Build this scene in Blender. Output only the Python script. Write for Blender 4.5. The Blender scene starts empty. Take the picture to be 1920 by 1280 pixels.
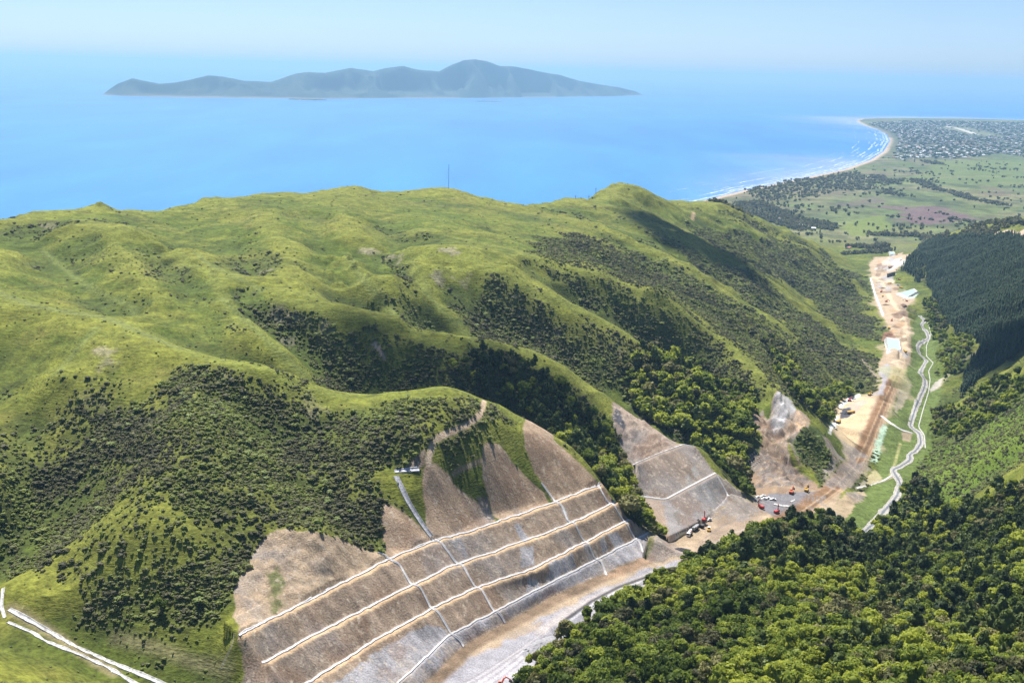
import bpy, bmesh, math, random
import numpy as np
from mathutils import Matrix, Vector
random.seed(7); rng = np.random.default_rng(7)
C = bpy.context.scene.collection
scene = bpy.context.scene
PI = math.pi

# ------------------------------------------------------------------ camera
CAMZ, FPX, PITCH, ROLL = 480.0, 2250.0, math.radians(12.70), math.radians(1.46)
Fv = np.array([0, math.cos(PITCH), -math.sin(PITCH)])
_U = np.array([0, math.sin(PITCH), math.cos(PITCH)]); _R = np.array([1.0, 0, 0])
Rv = math.cos(ROLL)*_R + math.sin(ROLL)*_U
Uv = -math.sin(ROLL)*_R + math.cos(ROLL)*_U
camd = bpy.data.cameras.new('camera'); cam = bpy.data.objects.new('camera', camd); C.objects.link(cam)
cam.matrix_world = Matrix(((Rv[0], Uv[0], -Fv[0], 0), (Rv[1], Uv[1], -Fv[1], 0), (Rv[2], Uv[2], -Fv[2], CAMZ), (0, 0, 0, 1)))
camd.sensor_width = 36; camd.lens = FPX/1920*36; camd.clip_start = 1; camd.clip_end = 200000
scene.camera = cam

def ray(px, py):
    return Fv + (px-960)/FPX*Rv + (640-py)/FPX*Uv
def P(px, py, z):
    d = ray(px, py); t = (z-CAMZ)/d[2]
    return np.array([d[0]*t, d[1]*t, z])
def project(x, y, z):
    v = np.stack([np.asarray(x, float), np.asarray(y, float), np.asarray(z, float)-CAMZ], -1)
    c = v@Fv
    return 960+FPX*(v@Rv)/c, 640-FPX*(v@Uv)/c

# ------------------------------------------------------------------ numpy noise
def _hash(ix, iy, s):
    h = (ix.astype(np.int64)*374761393 + iy.astype(np.int64)*668265263 + s*974634571) & 0x7fffffff
    h = ((h ^ (h >> 13))*1274126177) & 0x7fffffff
    h = (h ^ (h >> 16)) & 0xffff
    return h/65535.0
def vnoise(x, y, s=0):
    x = np.asarray(x, float); y = np.asarray(y, float)
    ix = np.floor(x).astype(np.int64); iy = np.floor(y).astype(np.int64)
    fx = x-ix; fy = y-iy
    fx = fx*fx*fx*(fx*(fx*6-15)+10); fy = fy*fy*fy*(fy*(fy*6-15)+10)
    a = _hash(ix, iy, s); b = _hash(ix+1, iy, s); c = _hash(ix, iy+1, s); d = _hash(ix+1, iy+1, s)
    return (a*(1-fx)+b*fx)*(1-fy)+(c*(1-fx)+d*fx)*fy
def fbm(x, y, scale, oct=4, s=0, gain=.5):
    x = np.asarray(x, float); y = np.asarray(y, float)
    t = 0; a = 1.0; n = 0; f = 1.0/scale
    for k in range(oct):
        t = t+a*(vnoise(x*f*.8+y*f*.6+17.3*k, -x*f*.6+y*f*.8+9.1*k, s+k)-.5); n += a; a *= gain; f *= 2.03
    return t/n*2          # about -1..1
def sstep(a, b, v):
    t = np.clip((v-a)/(b-a), 0, 1); return t*t*(3-2*t)
def inpoly(px, py, poly):
    px = np.asarray(px, float); py = np.asarray(py, float)
    ins = np.zeros(px.shape, bool); n = len(poly)
    for i in range(n):
        x0, y0 = poly[i][:2]; x1, y1 = poly[(i+1) % n][:2]
        if y0 == y1: continue
        c = ((y0 > py) != (y1 > py)) & (px < (x1-x0)*(py-y0)/(y1-y0)+x0)
        ins ^= c
    return ins
def segdist(px, py, line, closed=False):
    d = np.full(np.shape(px), 1e9); n = len(line)
    for i in range(n if closed else n-1):
        x0, y0 = line[i][:2]; x1, y1 = line[(i+1) % n][:2]
        dx, dy = x1-x0, y1-y0; L = dx*dx+dy*dy+1e-12
        t = np.clip(((px-x0)*dx+(py-y0)*dy)/L, 0, 1)
        d = np.minimum(d, np.hypot(px-x0-t*dx, py-y0-t*dy))
    return d
def sdpoly(px, py, poly):       # positive inside
    d = segdist(px, py, poly, True)
    return np.where(inpoly(px, py, poly), d, -d)

# ------------------------------------------------------------------ the lie of the land: survey lines (pixel x, pixel y, height)
LINES = [
 # skyline ridge
 [(-200,455,322),(-60,430,322),(0,418,322),(90,396,324),(140,390,324),(160,387,326),(175,379,330),(190,385,326),(205,391,322),(240,394,317),(320,393,314),(380,377,318),(460,369,317),(540,361,316),(600,368,311),(620,366,311),(655,349,313),(715,362,306),(760,358,303),(840,354,303),(890,365,295),(950,380,284),(995,388,275),(1050,377,271),(1100,375,262),(1130,361,262),(1190,365,247),(1240,379,232),(1290,380,215),(1330,389,195),(1380,402,168),(1430,418,140),(1500,444,95),(1545,464,62),(1580,488,38),(1612,510,24)],
 # S1 crest and nose
 [(-150,520,316),(0,547,315),(67,573,312),(200,593,308),(333,650,303),(433,687,300),(500,700,296),(560,722,288),(640,742,280),(720,740,278),(780,730,281),(830,722,284),(880,735,281),(905,750,276),(960,772,266),(990,787,259),(1040,832,247),(1110,897,224),(1170,952,204),(1225,1002,193)],
 # S0 rib
 [(185,605,307),(150,650,300),(110,700,291),(78,745,280)],
 # left gully
 [(0,690,284),(40,735,278),(72,800,267),(80,860,258),(45,930,246),(10,1000,235),(-60,1090,222)],
 [(-150,780,280),(-60,850,268),(-30,920,255)],
 # minor gully in S1 face and ribs
 [(450,760,283),(490,850,266),(570,950,250),(650,1000,241),(705,1030,233)],
 [(380,705,297),(400,850,278),(440,930,264),(520,988,251)],
 [(640,752,277),(690,830,268),(735,890,257),(745,930,248)],
 [(330,700,296),(290,800,282),(250,900,268),(190,1000,252),(110,1060,238)],
 [(330,900,270),(360,1000,255),(350,1100,238),(300,1165,228)],
 # face toe
 [(40,1090,236),(110,1130,230),(200,1155,228),(300,1185,225),(400,1230,220),(430,1270,215)],
 # low left valley
 [(10,1140,229),(100,1185,223),(200,1235,217),(320,1280,212)],
 [(0,1175,227),(150,1232,219),(250,1282,213)],
 [(-80,1215,236),(20,1255,234),(110,1292,228)],
 # S2 crest
 [(230,425,320),(330,470,316),(400,520,311),(430,565,305),(462,602,298),(510,647,288),(567,697,273),(610,740,259)],
 # G0 / G1 gully
 [(330,640,297),(420,680,285),(500,706,271),(570,732,259),(640,753,249),(720,757,245),(800,752,245),(900,768,240),(1000,802,226),(1060,840,216),(1130,885,203),(1195,945,189),(1240,1000,181)],
 # S3 crest
 [(535,563,305),(618,581,300),(714,599,294),(760,608,290),(807,635,281),(837,649,277),(895,649,275),(945,651,271),(1003,662,262),(1060,690,248),(1100,720,236),(1148,754,222)],
 # cut 2 edge right / left
 [(1150,754,221),(1215,792,211),(1270,832,202),(1305,838,200),(1340,886,187),(1380,925,174),(1415,950,164)],
 [(1150,820,209),(1180,890,195),(1185,930,188),(1230,965,182)],
 # G2
 [(600,565,300),(714,612,274),(807,648,257),(895,658,250),(1000,670,238),(1060,700,223),(1150,745,203),(1230,798,188),(1300,850,172),(1400,925,157)],
 # ribs between S3 and S4
 [(649,473,312),(676,516,303),(706,550,294),(741,590,281)],
 [(760,470,306),(791,535,293),(837,589,274),(891,640,254)],
 # S4
 [(830,473,309),(899,489,304),(945,516,295),(1000,540,285),(1053,562,275),(1100,580,264),(1150,610,250),(1196,640,237),(1250,680,222),(1310,722,206),(1360,775,188),(1400,860,166)],
 # G3
 [(960,500,292),(1061,552,262),(1120,578,248),(1200,625,225),(1260,660,208),(1340,708,190),(1400,745,182),(1422,800,174)],
 # S5
 [(780,430,310),(840,440,306),(907,458,300),(965,470,295),(1022,497,288),(1061,500,284),(1120,520,275),(1150,524,270),(1192,547,261),(1241,568,252),(1300,590,236),(1350,630,218),(1400,674,204),(1455,740,190),(1500,785,178),(1560,832,150),(1588,862,133)],
 # G4
 [(1060,460,278),(1150,510,258),(1250,558,233),(1330,600,205),(1400,650,182),(1470,705,156),(1540,762,128)],
 # S5.5
 [(1050,400,275),(1120,425,272),(1180,455,262),(1220,473,252),(1289,497,235),(1362,548,206),(1410,579,188),(1480,622,160),(1530,672,138),(1572,722,121)],
 # G5
 [(1150,420,255),(1250,475,233),(1320,510,208),(1400,560,178),(1480,605,147),(1560,652,117)],
 # S6
 [(1100,380,265),(1156,394,263),(1192,421,254),(1262,443,237),(1307,473,219),(1350,488,205),(1392,500,190),(1437,518,170),(1467,536,155),(1513,570,131),(1558,609,110),(1590,645,99)],
 # G6
 [(1250,412,226),(1330,455,193),(1400,482,163),(1480,522,124),(1560,575,88)],
 # S7
 [(1240,382,232),(1300,395,219),(1390,415,193),(1452,440,164),(1528,470,125),(1558,503,104),(1603,527,80),(1630,558,66)],
 [(1400,422,160),(1500,462,98),(1580,507,48)],
 # valley toe west
 [(1560,800,122),(1615,735,113),(1645,692,105),(1662,642,92),(1650,602,79),(1640,570,70),(1632,545,60),(1625,520,45)],
 # road
 [(700,1360,194),(900,1280,192),(1000,1195,190),(1100,1115,187),(1200,1060,184),(1280,1035,180)],
 [(1350,1005,174),(1420,972,166),(1520,930,152),(1560,895,143),(1600,850,134),(1640,760,121),(1665,700,109),(1690,640,95),(1695,590,80),(1670,540,62),(1650,500,44),(1680,480,22)],
 [(1440,925,158),(1500,925,153)],
 [(1575,790,120),(1600,760,119)],
 # stream
 [(1722,595,62),(1745,640,74),(1735,690,84),(1725,740,93),(1715,800,106),(1730,830,111),(1712,865,118),(1690,920,130),(1640,975,141),(1610,1005,147)],
 # pine hill crest
 [(1722,455,44),(1760,447,78),(1850,446,128),(1920,446,158),(2000,446,188),(2150,450,225)],
 [(1740,530,60),(1772,600,80)],
 [(2000,500,182),(1920,540,152),(1880,575,132),(1842,600,112)],
 [(1900,500,148),(1800,500,92)],
 [(2000,570,158),(1900,600,122),(1850,630,104)],
 [(1780,612,90),(1830,645,118),(1810,690,98),(1770,712,90)],
 [(1920,640,138),(1840,690,104),(1805,738,97)],
 # right hill crest, face
 [(1750,800,108),(1790,765,125),(1830,730,145),(1880,695,170),(1920,670,190),(2000,620,230),(2100,560,275)],
 [(1740,880,119),(1800,860,148),(1900,800,198),(2000,740,240)],
 [(1700,960,133),(1780,940,150),(1900,900,203),(2020,850,245)],
 # side gully
 [(1615,1010,147),(1640,1070,157),(1680,1110,169),(1750,1120,184),(1830,1110,203),(1920,1110,223),(2050,1110,253)],
 # near spur
 [(970,1290,198),(1010,1240,196),(1100,1165,192),(1180,1122,189),(1250,1087,185),(1300,1062,182),(1420,1000,172)],
 [(1420,1010,178),(1500,985,177),(1560,1015,179),(1620,1085,184),(1660,1135,195),(1740,1175,208),(1830,1195,223),(1920,1220,238),(2050,1250,255)],
 [(1350,1040,185),(1400,1110,204),(1450,1210,224),(1500,1290,243)],
 [(1300,1160,209),(1250,1255,217)],
 [(1500,1160,209),(1600,1155,200)],
 [(1600,1210,224),(1750,1275,250),(1900,1290,262)],
 [(1100,1260,208),(1200,1180,204)],
 # below the frame
 [(-100,1420,232),(200,1420,212)],[(400,1420,200),(700,1500,188)],[(1000,1420,210),(1200,1420,228),(1600,1420,272),(1900,1420,285),(2150,1420,300)],
 # rolling upland
 [(0,470,316),(30,520,314)],[(70,440,313),(76,468,308),(137,515,303),(187,552,300),(245,588,297)],
 [(150,405,324),(120,430,323),(180,450,322),(240,480,318),(280,520,312),(300,560,307)],
 [(265,425,315),(290,460,311),(320,500,306),(350,545,302),(380,600,297),(410,655,288)],
 [(545,375,318),(510,410,320),(520,450,316),(540,500,310),(556,545,306)],
 [(420,410,314),(445,450,309),(470,495,304),(490,525,301)],
 [(600,410,311),(610,450,306),(630,500,300),(665,550,291),(700,583,280)],
 [(655,360,313),(640,400,316),(645,440,314)],
 [(735,400,305),(730,450,302),(750,510,293),(790,570,275),(825,628,258)],
 [(830,500,299),(865,555,280),(905,605,262),(925,640,252)],
 [(450,560,301),(500,610,288),(550,660,275),(605,712,259)],
 [(780,375,303),(790,400,305),(775,430,308)],[(850,405,300)],[(900,420,294),(950,440,288)],[(950,400,290),(1000,425,288),(1040,440,283)],
 [(30,600,306)],[(60,650,295)],
 # cut 1 benches
 [(445,1188,231),(730,1045,228),(815,1012,227),(900,985,225),(1025,945,222),(1120,908,220)],
 [(460,1050,243),(520,992,250),(610,1000,247),(720,1042,231)],
 [(715,960,244),(735,890,256)],
 [(800,860,262),(900,830,262),(860,900,247)],
 [(740,1330,193),(780,1300,193),(865,1212,191.5),(945,1168,190),(1035,1117,188),(1130,1075,186),(1205,1045,184)],
 [(690,1310,201),(840,1190,199),(1000,1107,197),(1110,1052,195),(1215,997,192)],
 [(488,1241,221.5),(630,1165,219.5),(770,1095,218.5),(855,1055,217.5),(940,1028,215.5),(1075,977,212.5),(1152,940,210.5)],
 [(520,1310,212),(570,1280,211),(690,1205,210),(805,1140,209),(890,1100,208),(990,1067,206),(1095,1015,203.5),(1178,972,201.5)],
 # the plain
 [(1400,372,7),(1500,345,7),(1600,320,6),(1650,300,6),(1700,260,6),(1850,260,7),(2000,260,8)],
 [(1500,425,9),(1560,420,9),(1650,420,10),(1750,410,10),(1850,400,11),(1950,400,12),(2100,400,14)],
 [(1600,450,12),(1650,460,14),(1700,448,14)],[(1500,390,8),(1600,380,8),(1700,380,8),(1800,370,9),(2000,360,10)],
 [(1620,480,16)],[(1900,425,10),(2050,425,14)],
]
pts = []
for L in LINES:
    Q = [P(*q) for q in L]
    for a, b in zip(Q[:-1], Q[1:]):
        dist = math.hypot(a[0], a[1]); n = max(1, int(np.hypot(*(b-a)[:2])/max(9, dist*.028)))
        for k in range(n): pts.append(a+(b-a)*k/n)
    pts.append(Q[-1])
# seaward side of the skyline ridge, falling to the shore
for q in LINES[0][2:-3]:
    a = P(*q); r = math.hypot(a[0], a[1]); u = a[:2]/r
    h = q[2]
    pts.append(np.array([*(u*(r+h*.55)), h*.80])); pts.append(np.array([*(u*(r+h*1.5)), h*.15])); pts.append(np.array([*(u*(r+h*2.4)), -12.]))
for ang in np.linspace(-34, 10, 14):
    for r in (3000, 4200): pts.append(np.array([math.sin(math.radians(ang))*r, math.cos(math.radians(ang))*r, -14.]))
pts = np.array(pts)
# thin out near-duplicates
key = {}
for p in pts:
    r = math.hypot(p[0], p[1]); s = max(4.0, 2.0**round(math.log2(r*.008)))
    key.setdefault((s, round(p[0]/s), round(p[1]/s)), p)
pts = np.array(list(key.values()))
SC = 300.0
def tps_fit(p, lam=1e-5):
    n = len(p); X = p[:, :2]/SC
    d2 = ((X[:, None]-X[None])**2).sum(-1)
    K = .5*d2*np.log(d2+1e-12)
    A = np.zeros((n+3, n+3)); A[:n, :n] = K+np.eye(n)*lam
    A[:n, n] = 1; A[:n, n+1:] = X; A[n, :n] = 1; A[n+1:, :n] = X.T
    b = np.zeros(n+3); b[:n] = p[:, 2]
    return X, np.linalg.solve(A, b)
TX, TW = tps_fit(pts)
def tps(x, y):
    q = np.stack([x.ravel(), y.ravel()], -1)/SC; out = np.empty(len(q)); n = len(TX)
    for i in range(0, len(q), 8000):
        s = q[i:i+8000]
        d2 = (s**2).sum(-1)[:, None]+(TX**2).sum(-1)[None]-2*s@TX.T
        d2 = np.maximum(d2, 1e-12)
        out[i:i+8000] = (.5*d2*np.log(d2))@TW[:n]+TW[n]+s@TW[n+1:]
    return out.reshape(x.shape)

# terrain grid: fans out from the viewpoint so that mesh density follows distance
AZ0, AZ1 = math.radians(-34), math.radians(34)
NA = QUICK_NA if 'QUICK_NA' in globals() else 1200
STEP = 68/NA*PI/180*2.2
D0, D1, D2 = 330.0, 4700.0, 27000.0
lr = list(np.arange(math.log(D0), math.log(D1), STEP)); lr += list(np.arange(lr[-1], math.log(D2), STEP*1.8))[1:]
lr = np.array(lr); az = np.linspace(AZ0, AZ1, NA); NR = len(lr)
AZ, LR = np.meshgrid(az, lr)              # rows = distance
GX = np.sin(AZ)*np.exp(LR); GY = np.cos(AZ)*np.exp(LR)
# coarse evaluation then bilinear up
cA = np.linspace(AZ0, AZ1, 330); cL = np.linspace(lr[0], lr[-1], 420)
ca, cl = np.meshgrid(cA, cL)
cz = tps(np.sin(ca)*np.exp(cl), np.cos(ca)*np.exp(cl))
def bil(a, l):
    u = np.clip((a-AZ0)/(AZ1-AZ0)*(len(cA)-1), 0, len(cA)-1.001); v = np.clip((l-cL[0])/(cL[-1]-cL[0])*(len(cL)-1), 0, len(cL)-1.001)
    i = u.astype(int); j = v.astype(int); fu = u-i; fv = v-j
    return (cz[j, i]*(1-fu)+cz[j, i+1]*fu)*(1-fv)+(cz[j+1, i]*(1-fu)+cz[j+1, i+1]*fu)*fv
H = bil(AZ, LR)
R = np.exp(LR)

# ---- coast and plain
COAST_PX = [(-900,470),(-300,440),(300,420),(900,405),(1100,398),(1180,393),(1240,385),(1310,377),(1400,355),(1500,335),(1580,318),(1630,300),(1655,284),(1667,264),(1662,252),(1645,243),(1622,236),(1608,229),(1605,226),(1615,223),(1640,222),(1700,221.5),(1800,223),(1920,226),(2060,231),(2300,238)]
COAST = [P(a, b, 0)[:2] for a, b in COAST_PX]
coast_poly = [tuple(c) for c in COAST]+[(14000, 9000), (9000, 500), (0, -500), (-4000, 500)]
def coast_sd(x, y): return sdpoly(x, y, coast_poly)
CD = np.full(GX.shape, 1e4); m = R > 2200
CD[m] = coast_sd(GX[m], GY[m])
far = sstep(3400, 3900, R)
dune = 7+3.5*fbm(GX, GY, 260, 4, 31)+2.5*np.abs(fbm(GX, GY, 120, 3, 35))
wplain = far*sstep(-.02, .06, np.arctan2(GX, GY)-.10)+sstep(4400, 5000, R)
wplain = np.clip(wplain, 0, 1)
H = H*(1-wplain)+dune*wplain
H = np.where(m, np.minimum(H, np.where(CD > 0, CD*.045-.3+np.maximum(0, CD-250)*.6, CD*.05-.3)), H)
H = np.maximum(H, -14)

# ------------------------------------------------------------------ natural relief
def rough(px, amp, sc, s):
    global H
    Q = [tuple(P(*q)[:2]) for q in px]; x0, y0 = np.min(Q, 0)-8; x1, y1 = np.max(Q, 0)+8
    w = np.argwhere((GX > x0) & (GX < x1) & (GY > y0) & (GY < y1)); j, i = w[:, 0], w[:, 1]; k = sstep(-2, 6, sdpoly(GX[j, i], GY[j, i], Q))
    H[j, i] += k*amp*(np.abs(fbm(GX[j, i], GY[j, i], sc, 4, s, .6))*2-.5)
micro = sstep(0, 1, np.clip((R-300)/300, 0, 1))
_gy, _gx = np.gradient(H); _sl = np.hypot(_gy/np.gradient(R, axis=0), _gx/(R*(az[1]-az[0])))
wx_ = GX+14*fbm(GX, GY, 60, 2, 21); wy_ = GY+14*fbm(GX, GY, 60, 2, 22)
rug = (1-wplain)*sstep(20, 80, H)*sstep(.08, .38, _sl)
H = H + (1-wplain)*sstep(15, 60, H)*(1.8*fbm(GX, GY, 70, 3, 3)+.8*fbm(GX, GY, 24, 3, 5)+.35*fbm(GX, GY, 8, 2, 8))
far_ = np.clip(R/900, .75, 1.8)
H = H - rug*far_*(11*(.2-np.abs(fbm(wx_, wy_, 105., 3, 23)))+4.5*(.2-np.abs(fbm(wx_, wy_, 38, 2, 24))))*-1.0

rough([(1410,770,190),(1450,735,190),(1490,750,190),(1520,795,172),(1530,900,155),(1410,915,158),(1430,825,175)], 4.5, 16, 61)
rough([(1150,754,221),(1215,792,211),(1270,832,202),(1187,869,205),(1155,800,214)], 1.8, 9, 62)
rough([(446,1186,231),(437,1150,236),(466,1060,243),(520,990,250),(600,1000,247),(680,1026,240),(722,1044,231)], 2.4, 22, 63)
# ------------------------------------------------------------------ engineered slopes: benches and batters
def poly3(L): return np.array([P(*q) for q in L])
def resample(Q, n):
    s = np.r_[0, np.cumsum(np.linalg.norm(np.diff(Q[:, :2], axis=0), axis=1))]
    t = np.linspace(0, s[-1], n)
    return np.stack([np.interp(t, s, Q[:, k]) for k in range(3)], -1)
def smooth_line(Q, n, it=3):
    Q = resample(Q, n)
    for _ in range(it):
        Q[1:-1] = (Q[:-2]+2*Q[1:-1]+Q[2:])/4
    return Q
def offset(Q, w, dz=-.15):
    t = np.gradient(Q[:, :2], axis=0); t /= np.linalg.norm(t, axis=1)[:, None]
    nrm = np.stack([t[:, 1], -t[:, 0]], -1)       # right of travel direction
    O = Q.copy(); O[:, :2] += nrm*w; O[:, 2] += dz
    return O
def stamp(A, B, n=60, mode=None):
    """set the height field to the ruled surface between two survey lines"""
    A = resample(A, n); B = resample(B, n)
    allp = np.r_[A, B]; x0, y0 = allp[:, :2].min(0)-1; x1, y1 = allp[:, :2].max(0)+1
    sel = np.argwhere((GX > x0) & (GX < x1) & (GY > y0) & (GY < y1))
    gx = GX[sel[:, 0], sel[:, 1]]; gy = GY[sel[:, 0], sel[:, 1]]
    out = np.full(len(gx), np.nan)
    for i in range(n-1):
        for T in ((A[i], A[i+1], B[i+1]), (A[i], B[i+1], B[i])):
            (ax, ay, az_), (bx, by, bz), (cx, cy, cz_) = T
            den = (by-cy)*(ax-cx)+(cx-bx)*(ay-cy)
            if abs(den) < 1e-9: continue
            k = np.where((gx >= min(ax, bx, cx)-.01) & (gx <= max(ax, bx, cx)+.01) & (gy >= min(ay, by, cy)-.01) & (gy <= max(ay, by, cy)+.01))[0]
            if not len(k): continue
            u = ((by-cy)*(gx[k]-cx)+(cx-bx)*(gy[k]-cy))/den; v = ((cy-ay)*(gx[k]-cx)+(ax-cx)*(gy[k]-cy))/den; w = 1-u-v
            ok = (u >= -1e-6) & (v >= -1e-6) & (w >= -1e-6)
            out[k[ok]] = u[ok]*az_+v[ok]*bz+w[ok]*cz_
    g = ~np.isnan(out); s = sel[g]
    H[s[:, 0], s[:, 1]] = np.maximum(H[s[:, 0], s[:, 1]], out[g]) if mode else out[g]
    return s
I1 = smooth_line(poly3([(445,1188,231),(590,1116,229),(730,1045,228),(815,1012,227),(900,988,225),(1025,945,222),(1122,908,220)]), 90)
I2 = smooth_line(poly3([(488,1241,221.5),(630,1165,219.5),(770,1095,218.5),(855,1055,217.5),(940,1028,215.5),(1075,977,212.5),(1152,940,210.5)]), 90)
I3 = smooth_line(poly3([(520,1310,212),(570,1280,211),(690,1205,210),(805,1140,209),(890,1100,208),(990,1067,206),(1095,1015,203.5),(1178,972,201.5)]), 90)
I4 = smooth_line(poly3([(690,1310,201.5),(745,1280,201),(840,1190,199.5),(925,1147,198.5),(1000,1107,197.5),(1110,1052,195),(1195,1008,192.5),(1215,997,192)]), 90)
I5 = smooth_line(poly3([(740,1330,195.5),(780,1300,195.2),(865,1212,194),(945,1168,193),(1035,1117,191.5),(1130,1075,189.3),(1165,1060,188.2),(1205,1045,187)]), 90)
O1, O2, O3, O4 = offset(I1, 4.0), offset(I2, 4.0), offset(I3, 3.8), offset(I4, 2.0)
cutmask = np.zeros(GX.shape, bool)
for w_up in (9, 5): stamp(offset(I1, -w_up, w_up*.42), I1, mode='max')
for A, B in ((I1, O1), (O1, I2), (I2, O2), (O2, I3), (I3, O3), (O3, I4), (I4, O4), (O4, I5)):
    s_ = stamp(A, B); cutmask[s_[:, 0], s_[:, 1]] = True
H = H+cutmask*(.9*fbm(GX, GY, 8, 4, 25)+.6*(vnoise(GX*.57/2.2+GY*.82/2.2, GX*.03, 26)-.5))
J1 = smooth_line(poly3([(1186,869,205),(1230,850,203.5),(1280,832,202),(1300,836,201)]), 50)
J2 = smooth_line(poly3([(1188,930,188.5),(1215,931,187.5),(1245,936,186.5),(1290,912,186.5),(1340,886,186.5)]), 50)
J3 = smooth_line(poly3([(1252,1008,181.5),(1320,975,176),(1365,938,171),(1412,938,166)]), 50)
K1, K2 = offset(J1, 4), offset(J2, 4)
for A, B in ((J1, K1), (K1, J2), (J2, K2), (K2, J3)):
    s_ = stamp(A, B); cutmask[s_[:, 0], s_[:, 1]] = True

E5 = smooth_line(poly3([(900,1345,193),(955,1295,192.5),(1020,1228,190.5),(1120,1152,187),(1205,1098,184.5),(1262,1068,182)]), 60)
stamp(I5, E5)
# ------------------------------------------------------------------ sight lines onto the ground
TANMAX = np.maximum.accumulate((H-CAMZ)/R, axis=0)
def Hat(x, y):
    x = np.asarray(x, float); y = np.asarray(y, float)
    a = np.arctan2(x, y); l = np.log(np.hypot(x, y))
    u = np.clip((a-AZ0)/(AZ1-AZ0)*(NA-1), 0, NA-1.001); i = u.astype(int); fu = u-i
    v = np.clip(np.interp(l, lr, np.arange(NR)), 0, NR-1.001); j = v.astype(int); fv = v-j
    return (H[j, i]*(1-fu)+H[j, i+1]*fu)*(1-fv)+(H[j+1, i]*(1-fu)+H[j+1, i+1]*fu)*fv
def field_at(F, x, y):
    a = np.arctan2(x, y); l = np.log(np.hypot(x, y))
    i = np.clip(np.rint((a-AZ0)/(AZ1-AZ0)*(NA-1)).astype(int), 0, NA-1); j = np.clip(np.rint(np.interp(l, lr, np.arange(NR))).astype(int), 0, NR-1)
    return F[j, i]
def seen(x, y, z):              # is a point at height z above (x,y) in view?
    return (np.asarray(z)-CAMZ)/np.hypot(x, y) >= field_at(TANMAX, x, y)-.002
def hit(px, py):
    d = ray(px, py); a = math.atan2(d[0], d[1]); t = d[2]/math.hypot(d[0], d[1])
    u = min(max((a-AZ0)/(AZ1-AZ0)*(NA-1), 0), NA-1.001); i = int(u); fu = u-i
    col = H[:, i]*(1-fu)+H[:, i+1]*fu
    f = CAMZ+R[:, i]*t-col
    k = np.argmax(f <= 0)
    if f[k] > 0: return P(px, py, 0)
    k = max(k, 1)
    w = f[k-1]/(f[k-1]-f[k]+1e-9); r_ = R[k-1, i]*(1-w)+R[k, i]*w
    return np.array([math.sin(a)*r_, math.cos(a)*r_, CAMZ+r_*t])
def hits(L): return np.array([hit(*q[:2]) for q in L])
def dense(L, n):                # pixel polyline densified
    L = np.array(L, float); s = np.r_[0, np.cumsum(np.hypot(*np.diff(L, axis=0).T))]; t = np.linspace(0, s[-1], n)
    return np.stack([np.interp(t, s, L[:, 0]), np.interp(t, s, L[:, 1])], -1)

# ------------------------------------------------------------------ ground colours (albedo) and vegetation densities
def lerp3(a, b, t): return np.asarray(a)*(1-t[..., None])+np.asarray(b)*t[..., None]
n60 = fbm(GX, GY, 90, 4, 11); n12 = fbm(GX, GY, 14, 3, 12); n4 = fbm(GX, GY, 5, 2, 13)
gy_, gx_ = np.gradient(H); dr = np.gradient(R, axis=0); da = R*(az[1]-az[0])
SLOPE = np.hypot(gy_/dr, gx_/da)
def blur(F, k):
    for ax in (0, 1):
        c = np.cumsum(np.concatenate([np.repeat(np.take(F, [0], ax), k+1, ax), F, np.repeat(np.take(F, [-1], ax), k, ax)], ax), ax)
        n = F.shape[ax]
        F = (np.take(c, np.arange(2*k+1, 2*k+1+n), ax)-np.take(c, np.arange(0, n), ax))/(2*k+1)
    return F
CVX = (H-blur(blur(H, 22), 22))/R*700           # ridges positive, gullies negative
COL = lerp3((.085, .118, .022), (.135, .150, .034), sstep(-.5, .5, n60+.5*n12))
COL = lerp3(COL, (.155, .150, .050), .6*sstep(.15, .7, fbm(GX, GY, 45, 4, 14)+.3*n4))
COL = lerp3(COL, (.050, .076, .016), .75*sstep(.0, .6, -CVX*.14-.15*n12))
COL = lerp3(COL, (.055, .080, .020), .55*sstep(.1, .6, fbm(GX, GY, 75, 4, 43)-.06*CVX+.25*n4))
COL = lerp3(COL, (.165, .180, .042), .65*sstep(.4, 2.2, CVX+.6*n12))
n2_ = fbm(GX, GY, 2.6, 2, 15); fuzz = sstep(.0, .35, fbm(GX, GY, 8, 3, 16)+.25*n2_)*sstep(-.1, .4, fbm(GX, GY, 75, 4, 43)-.07*CVX)
COL = lerp3(COL, (.050, .068, .022), .62*fuzz)
COL *= (1+.26*n4+.16*n12+.16*n2_)[..., None]*np.array((1.02, .99, .66))
SCRUB = np.zeros(GX.shape); FOREST = np.zeros(GX.shape); PINE = np.zeros(GX.shape); BARE = np.zeros(GX.shape)
def zmask(poly, soft=4., rough=0., rs=20., world=False, clip=None):
    Q = np.array(poly, float) if world else hits(poly)[:, :2]
    x0, y0 = Q.min(0)-soft*3-rough*3; x1, y1 = Q.max(0)+soft*3+rough*3
    w = np.argwhere((GX > x0) & (GX < x1) & (GY > y0) & (GY < y1)); j, i = w[:, 0], w[:, 1]
    d = sdpoly(GX[j, i], GY[j, i], Q)
    if rough: d = d+rough*(fbm(GX[j, i], GY[j, i], rs, 3, 77))
    m_ = sstep(-soft, soft, d); k = m_ > 0
    return j[k], i[k], m_[k]
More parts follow.
